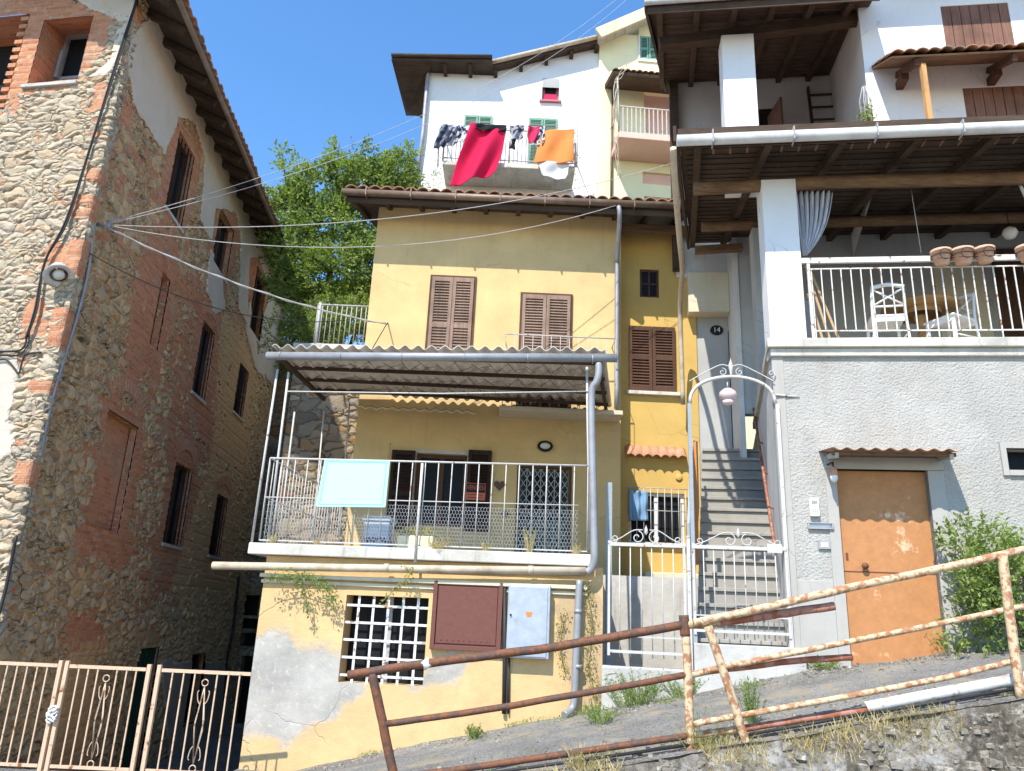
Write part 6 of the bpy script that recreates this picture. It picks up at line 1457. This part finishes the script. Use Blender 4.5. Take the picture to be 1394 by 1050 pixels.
tag(m.build('shrub', M['leafbush']), 'dark green bushes over the far end of the alley, below the stone house eave', 'shrub')
# dark scrub at the wall foot behind the railing
m = MB(); bl = [(TRF.pt(x, y, 2.0), (.6, .4, .6)) for x, y in ((400, 460), (430, 452), (460, 445), (490, 448), (445, 468), (475, 468))]; crown(m, bl, 170, .075)
tag(m.build('shrub', M['leafbush']), 'dark green shrubs right behind the grey hill railing', 'shrub')
m = MB(); bl = [(B.pt(596, 262, 1.2), (.3, .3, .35)), (B.pt(588, 245, 1.2), (.15, .15, .2))]; crown(m, bl, 120, .06)
tag(m.build('shrub', M['leafweed']), 'small pale green shrub at the lower left of the white house, above the tiles', 'shrub')

# ------------------------------------------------------------------ WHITE HOUSE behind
wh = thing('white_house', B.p(0, 8), 'tall white house behind with a laundry balcony and green shutters', 'house')
BU0, BU1 = B.at(578, 150)[0], B.at(815, 120)[0] + .0
wn1 = B.rc(738, 113, 761, 138); gs1 = B.rect((632, 165), (670, 165), (650, 158), (650, 170)); gs2 = B.rect((720, 165), (759, 165), (740, 162), (740, 176)); lowin = B.rc(719, 268, 764, 282)
gs1 = (gs1[0], gs1[1], 15.95, gs1[3]); gs2 = (gs2[0], gs2[1], 15.95, gs2[3])
e0, e1, e2_ = B.at(533, 79, .7), B.at(670, 81, .7), B.at(812, 56, .35)
def wtop(u): return e0[1] + .1 if u < e1[0] else e1[1] + .1 + (u - e1[0]) / (e2_[0] - e1[0]) * (e2_[1] - e1[1])
m = wallgrid(B, BU0, BU1, 6., 21.2, [wn1, gs1, gs2, lowin], .15, top=lambda u: wtop(u)); m.attr = None
for h in (wn1, gs1, gs2, lowin): reveal(m, B, h, 0, -.25)
m.build('front_wall', M['white'], wh)
m = MB(); m.add([B.p(BU0, 6), B.p(BU0, 6, -7), B.p(BU0, 20.2, -7), B.p(BU0, 20.2)], [(0, 1, 2, 3)]); m.add([B.p(BU0, 6, -7), B.p(BU1, 6, -7), B.p(BU1, 19.9, -7), B.p(BU0, 19.9, -7)], [(0, 1, 2, 3)]); m.build('side_wall', M['white'], wh)
w = box('window', M['pinktrim'], wh, B, wn1[0] + .02, wn1[1] - .02, wn1[2], wn1[3], -.2, -.15); box('pane', M['glass'], w, B, wn1[0] + .1, wn1[1] - .1, wn1[2] + .08, wn1[3] - .08, -.15, -.13)
m = MB(); m.box(B, wn1[0] + .08, wn1[1] - .08, wn1[2] + .06, wn1[2] + .38, -.125, -.11); m.build('lace_curtain', M['pinkcl'], w); box('sill', M['pinktrim'], w, B, wn1[0] - .08, wn1[1] + .08, wn1[2] - .07, wn1[2] - .004, -.1, .1)
box('upper_recess', M['greywall'], wh, B, wn1[0], wn1[1], wn1[3] - .2, wn1[3] + .16, .003, .02)
for h in (gs1, gs2):
    w = box('window', M['dark'], wh, B, h[0], h[1], h[2], h[3], -.25, -.2); um = (h[0] + h[1]) / 2
    louvre(B, h[0], um - .01, h[2], h[3], .0, M['green'], w); louvre(B, um + .01, h[1], h[2], h[3], .0, M['green'], w)
box('low_window', M['dark'], wh, B, lowin[0], lowin[1], lowin[2], lowin[3], -.25, -.2)
# white house eaves: left part and higher right part
m = MB(); m.fr = B
zl = e0[1]; m.add([B.p(e0[0], zl, .7), B.p(e1[0], e1[1], .7), B.p(e1[0], e1[1] + .55, -3), B.p(e0[0], zl + .55, -3), ], [(0, 1, 2, 3)])
m.build('soffit', M['board'], wh, solid=.14)
m = MB(); m.fr = B; m.add([B.p(e0[0], zl - .02, .7), B.p(BU0 + .1, zl - .02, .7), B.p(BU0 + .1, zl + .0, -.2), B.p(BU0, zl - .7, -1.6), B.p(e0[0] + .3, zl - .4, -1.5)], [(0, 1, 2, 3, 4)]); m.build('left_overhang', M['wood_dark'], wh, solid=.12)
m = MB(); m.fr = B; m.add([B.p(e1[0] - .1, e1[1] + .03, .4), B.p(e2_[0], e2_[1], .4), B.p(e2_[0], e2_[1] + .5, -3), B.p(e1[0] - .1, e1[1] + .5, -3)], [(0, 1, 2, 3)]); m.build('right_soffit', M['board'], wh, solid=.16)
MB().tube([B.p(e1[0] - .1, e1[1] + .05, .48), B.p(e2_[0], e2_[1] + .05, .48)], .08, 10).build('gutter', M['creampipe'], wh); MB().tube([B.p(e0[0], zl + .05, .78), B.p(e1[0], e1[1] + .05, .78)], .06, 10).build('gutter', M['wood_dark'], wh)
for i in range(8): u = e0[0] + .9 + i * .85; zz = (e1[1] if u < e1[0] else e1[1] + (u - e1[0]) / (e2_[0] - e1[0]) * (e2_[1] - e1[1])); MB().box(B, u - .06, u + .06, zz - .22, zz - .07, -.1, .55 if u < e1[0] else .28).build('rafter', M['wood_dark'], wh)
MB().tube([B.pt(583, 84, .1), B.pt(583, 98, .12), B.pt(576, 180, .12), B.pt(563, 272, .12)], .07, 10).build('downpipe', M['zinc'], wh)
# balcony
bs = B.rc(601, 222, 784, 240, 1.2); sz0 = 15.33
bb0, bb1 = B.at(602, 225, 1.2)[0], B.at(783, 225, 1.2)[0]; bzt = B.at(690, 222, 1.2)[1]; bzb = B.at(690, 250, .0)[1]
m = MB(); m.prism(B, [(bb0, 1.2), (bb1, 1.2), (bb1, 0), (bb0, 0)], bzt - .16, bzt); m.build('balcony_slab', M['slab'], wh, bev=.02)
rtz = B.at(690, 176, 1.2)[1]
rl = MB(); rl.tube([B.p(bb0, rtz, 0), B.p(bb0, rtz, 1.15), B.p(bb1, rtz, 1.15), B.p(bb1, rtz, 0)], .025, 6); rl.tube([B.p(bb0, bzt + .12, 1.15), B.p(bb1, bzt + .12, 1.15)], .02, 6); rl = rl.build('balcony_railing', M['iron_white'], wh)
for i in range(33): u = bb0 + (bb1 - bb0) * i / 32; MB().tube([B.p(u, bzt, 1.15), B.p(u, rtz, 1.15)], .013 if i % 8 else .03, 5).build('bar', M['iron_white'], rl)
for x in (598, 787): MB().tube([B.pt(x, 165, 1.3), B.pt(x - 2, 228, 1.3)], .022, 6).build('line_pole', M['iron_grey'], rl)
lz = B.at(690, 171, 1.35)[1]
m = MB()
for k in range(3): m.tube([B.p(bb0 - .05, lz + .02, 1.25 + .12 * k), B.p((bb0 + bb1) / 2, lz - .03, 1.25 + .12 * k), B.p(bb1 + .05, lz + .0, 1.25 + .12 * k)], .008, 5)
tag(m.build('clothes_line', M['greywire']), 'clothes lines stretched in front of the white house balcony', 'clothes line')
def cloth(name, quad, n, folds, mat, label, cat, amp=.07, curl=0, nx=30, ny=30, gather=1.0):
    q4 = [B.at(x, y, n) for x, y in quad]; m = MB(); m.fr = B; ph = random.uniform(0, 6)
    def fn(a, b):
        t = (q4[0][0] + (q4[1][0] - q4[0][0]) * a, q4[0][1] + (q4[1][1] - q4[0][1]) * a); w_ = (q4[3][0] + (q4[2][0] - q4[3][0]) * a, q4[3][1] + (q4[2][1] - q4[3][1]) * a)
        u = t[0] + (w_[0] - t[0]) * b; z = t[1] + (w_[1] - t[1]) * b
        d = amp * (math.sin(a * folds * 2 * PI + ph + b * 1.6) * (.35 + .65 * b) + .5 * math.sin(a * folds * 4.3 + b * 5 + ph)) + curl * b * b
        return B.p(u + .03 * math.sin(b * 7 + ph + a * 4) * b, z + .05 * math.sin(a * folds * 2 * PI + ph) * b * (.5 if folds > 1.5 else .2), n + d)
    m.sheet(fn, nx, ny); return tag(m.build(name, mat, solid=.012), label, cat, 'laundry on the white house balcony')
cloth('bed_sheet', ((641, 170), (690, 175), (676, 238), (611, 259)), 1.42, 1.7, M['red'], 'large crimson bed sheet hanging over the white balcony', 'sheet', .12, .15, nx=60, ny=50)
cloth('towel', ((733, 178), (782, 176), (780, 222), (728, 221)), 1.42, 1.6, M['orangecl'], 'orange towel hanging at the right of the laundry line', 'towel', .04)
cloth('white_cloth', ((730, 220), (776, 222), (770, 246), (740, 240)), 1.38, 1.2, M['whitecl'], 'white cloth showing below the orange towel', 'cloth', .06)
cloth('trousers', ((601, 170), (618, 170), (604, 200), (590, 203)), 1.42, 1.5, M['navy'], 'dark blue garment at the far left of the laundry line', 'clothing', .05)
cloth('shirt', ((614, 173), (628, 172), (622, 196), (606, 200)), 1.38, 1.5, M['greycl'], 'grey blue garment beside the dark one at the left end of the laundry', 'clothing', .05)
cloth('shirt', ((622, 172), (642, 171), (636, 192), (624, 194)), 1.42, 1.6, M['patt'], 'black and white patterned garment just left of the crimson sheet', 'clothing', .05)
cloth('black_vest', ((643, 168), (690, 171), (688, 180), (644, 176)), 1.47, 2.5, M['blackcl'], 'black garment pegged over the top edge of the crimson sheet', 'clothing', .03, ny=8)
cloth('grey_vest', ((694, 171), (714, 171), (711, 189), (696, 190)), 1.4, 1.5, M['greycl'], 'grey and black garment right of the crimson sheet', 'clothing', .05)
cloth('sock', ((697, 188), (703, 188), (700, 204), (694, 202)), 1.38, 1., M['blackcl'], 'narrow black garment hanging below the grey one', 'clothing', .02, nx=8, ny=10)
cloth('rose_shirt', ((719, 172), (735, 173), (733, 195), (718, 195)), 1.42, 1.3, M['pinkcl'], 'rose red garment between the grey one and the orange towel', 'clothing', .05)
cloth('white_shirt', ((735, 172), (742, 172), (740, 198), (731, 198)), 1.44, 1.2, M['patt'], 'narrow pale garment just left of the orange towel', 'clothing', .04, nx=10)
m = MB()
for k in range(2):
    c0 = B.pt(600 + k * 184, 218, 1.25)
    for _ in range(70): leaf_add(m, c0 + Vector((random.gauss(0, .1), random.gauss(0, .08), random.uniform(-1.1, .3))), rv(), .07, .5)
tag(m.build('balcony_vines', M['vine']), 'sparse vines hanging down both ends of the white house balcony', 'vine', kind='stuff')

# ------------------------------------------------------------------ PALE YELLOW HOUSE behind
ph = thing('pale_yellow_house', D.p(4, 8), 'pale yellow house behind with a pink balcony and dark canopy', 'house')
d0 = D.at(815, 150)[0]; zt0, zt1 = D.at(815, 62)[1], D.at(890, 30)[1]
slope = (zt1 - zt0) / (D.at(890, 30)[0] - d0); gw = D.rc(870, 50, 896, 82); dd = D.rc(877, 128, 925, 182); dlow = D.rc(875, 236, 925, 252); dl2 = D.rc(877, 269, 922, 286)
m = wallgrid(D, d0, d0 + 5.5, 6., zt0 + 4, [gw, dd, dlow, dl2], .7, top=lambda u: zt0 + (u - d0) * slope + .2); m.attr = None
for h in (gw, dd, dlow, dl2): reveal(m, D, h, 0, -.2)
m.build('front_wall', M['paleyel'], ph)
m = MB(); m.add([D.p(d0, 6), D.p(d0, 6, -7), D.p(d0, zt0, -7), D.p(d0, zt0)], [(0, 1, 2, 3)]); m.build('side_wall', M['paleyel'], ph)
m = MB(); a_, b_ = D.p(d0 - .15, zt0 + .0, .55), D.p(d0 + 5.5, zt0 + 5.65 * slope, .55)
m.add([a_, b_, b_ - D.n * 7, a_ - D.n * 7], [(0, 1, 2, 3)]); m.build('roof', M['slab'], ph, solid=.16)
m = MB(); m.beam(a_ + Vector((0, 0, -.02)) + D.n * .02, b_ + Vector((0, 0, -.02)) + D.n * .02, .1, .4, up=(0, 0, 1)); m.build('verge', M['cream'], ph)
w = box('window', M['dark'], ph, D, gw[0], gw[1], gw[2], gw[3], -.2, -.15); um = (gw[0] + gw[1]) / 2
louvre(D, gw[0] + .03, um - .01, gw[2], gw[3], -.04, M['green'], w); louvre(D, um + .01, gw[1] - .03, gw[2], gw[3], -.04, M['green'], w)
m = MB()
for a in ((gw[0] - .03, gw[0] + .02, gw[2], gw[3]), (gw[1] - .02, gw[1] + .03, gw[2], gw[3]), (gw[0] - .05, gw[1] + .05, gw[2] - .1, gw[2])): m.box(D, *a, -.05, .05)
m.build('window_frame', M['white'], w)
box('roller_blind', M['pink'], ph, D, dd[0], dd[1], dd[2], dd[3], -.2, -.15); box('roller_blind', M['pink'], ph, D, dlow[0], dlow[1], dlow[2], dlow[3], -.2, -.1); box('roller_blind', M['pink'], ph, D, dl2[0], dl2[1], dl2[2], dl2[3], -.2, -.1)
sb0 = D.at(842, 200, 1.2)[0]; szt = D.at(880, 183, 1.2)[1]; szb = D.at(880, 189, 1.2)[1]
m = MB(); m.prism(D, [(sb0, 1.25), (sb0 + 4, 1.25), (sb0 + 4, 0), (sb0, 0)], szt - .22, szt); m.build('balcony_slab', M['pink'], ph, bev=.02)
rtt = D.at(880, 148, 1.2)[1]; rl = MB(); rl.tube([D.p(sb0, rtt, 0), D.p(sb0, rtt, 1.2), D.p(sb0 + 4, rtt, 1.2)], .025, 6); rl = rl.build('balcony_railing', M['iron_white'], ph)
for i in range(28): MB().box(D, sb0 + i * .14 - .014, sb0 + i * .14 + .014, szt, rtt, 1.18, 1.21).build('bar', M['iron_white'], rl)
cz = D.at(865, 112, 1.3)[1]; c0 = D.at(834, 100, 1.3)[0]
m = MB(); m.fr = D; m.add([D.p(c0, cz + .25, 1.35), D.p(c0 + 4.4, cz + .25, 1.35), D.p(c0 + 4.4, cz + .75, 0), D.p(c0, cz + .75, 0)], [(0, 1, 2, 3)]); m.build('balcony_canopy', M['wood_dark'], ph, solid=.1)
coppi('canopy_tiles', ph, M['tiles'], D, c0, c0 + 4.4, 1.4, cz + .31, 0, cz + .83, pitch=.2)
MB().tube([D.pt(834, 108, .1), D.pt(833, 190, .1), D.pt(832, 285, .1)], .04, 8).build('downpipe', M['browngut'], ph)
w = MB(); w.tube([D.p(sb0 - .05, cz + .2, 1.25), D.p(sb0, szt, 1.25)], .03, 6); w.build('canopy_post', M['iron_white'], ph)
m = MB(); q_ = bez([D.pt(859, 84, 1.4), D.pt(845, 102, 1.4), D.pt(838, 118, 1.4), D.pt(837, 160, 1.4), D.pt(839, 200, 1.4), D.pt(843, 240, 1.3)], 8)
for k in range(3): m.tube([p + Vector((.06 * math.sin(i * .37 + k * 2.3), .06 * math.cos(i * .31 + k * 2), 0)) for i, p in enumerate(q_)], .011, 6)
tag(m.build('twisted_creeper', M['creampipe']), 'pale twisted bare creeper climbing beside the pink balcony', 'creeper')

# ------------------------------------------------------------------ sky, sun, camera
w = bpy.data.worlds.new('World'); sc.world = w; w.use_nodes = True; nt = w.node_tree
bg = nt.nodes['Background']; sky = nt.nodes.new('ShaderNodeTexSky'); sky.sky_type = 'NISHITA'; sky.sun_disc = False
EL, AZ = 50.5, 27.
sky.sun_elevation = R_(EL); sdir = Vector((-math.sin(R_(AZ)) * math.cos(R_(EL)), -math.cos(R_(AZ)) * math.cos(R_(EL)), math.sin(R_(EL))))
sky.sun_rotation = math.atan2(sdir.x, sdir.y); sky.altitude = 600; sky.air_density = 1.2; sky.dust_density = .0; sky.ozone_density = 4.
hs_ = nt.nodes.new('ShaderNodeHueSaturation'); hs_.inputs['Saturation'].default_value = 1.17; nt.links.new(sky.outputs[0], hs_.inputs['Color']); nt.links.new(hs_.outputs[0], bg.inputs[0]); bg.inputs[1].default_value = .15
sl = bpy.data.lights.new('sun', 'SUN'); sl.energy = 3.5; sl.angle = R_(.5); sl.color = (1., .945, .85)
so = bpy.data.objects.new('sun', sl); COL.objects.link(so); so.rotation_euler = sdir.to_track_quat('Z', 'Y').to_euler()
cam = bpy.data.cameras.new('camera'); cam.sensor_width = 36; cam.lens = PF / PW * 36; cam.clip_end = 600; cam.clip_start = .05
co = bpy.data.objects.new('camera', cam); COL.objects.link(co)
mt = Matrix(((_X.x, _X.y, _X.z), (_Y.x, _Y.y, _Y.z), (_up.x, _up.y, _up.z)))   # camera axes expressed in world
co.matrix_world = Matrix.Translation(CAM) @ mt.to_4x4(); sc.camera = co
sc.view_settings.view_transform = 'Standard'; sc.view_settings.look = 'None'; sc.view_settings.gamma = 1; sc.view_settings.exposure = 1.08
print('FACES', sum(len(o.data.polygons) for o in bpy.data.objects if o.type == 'MESH'), 'OBJS', len(bpy.data.objects))
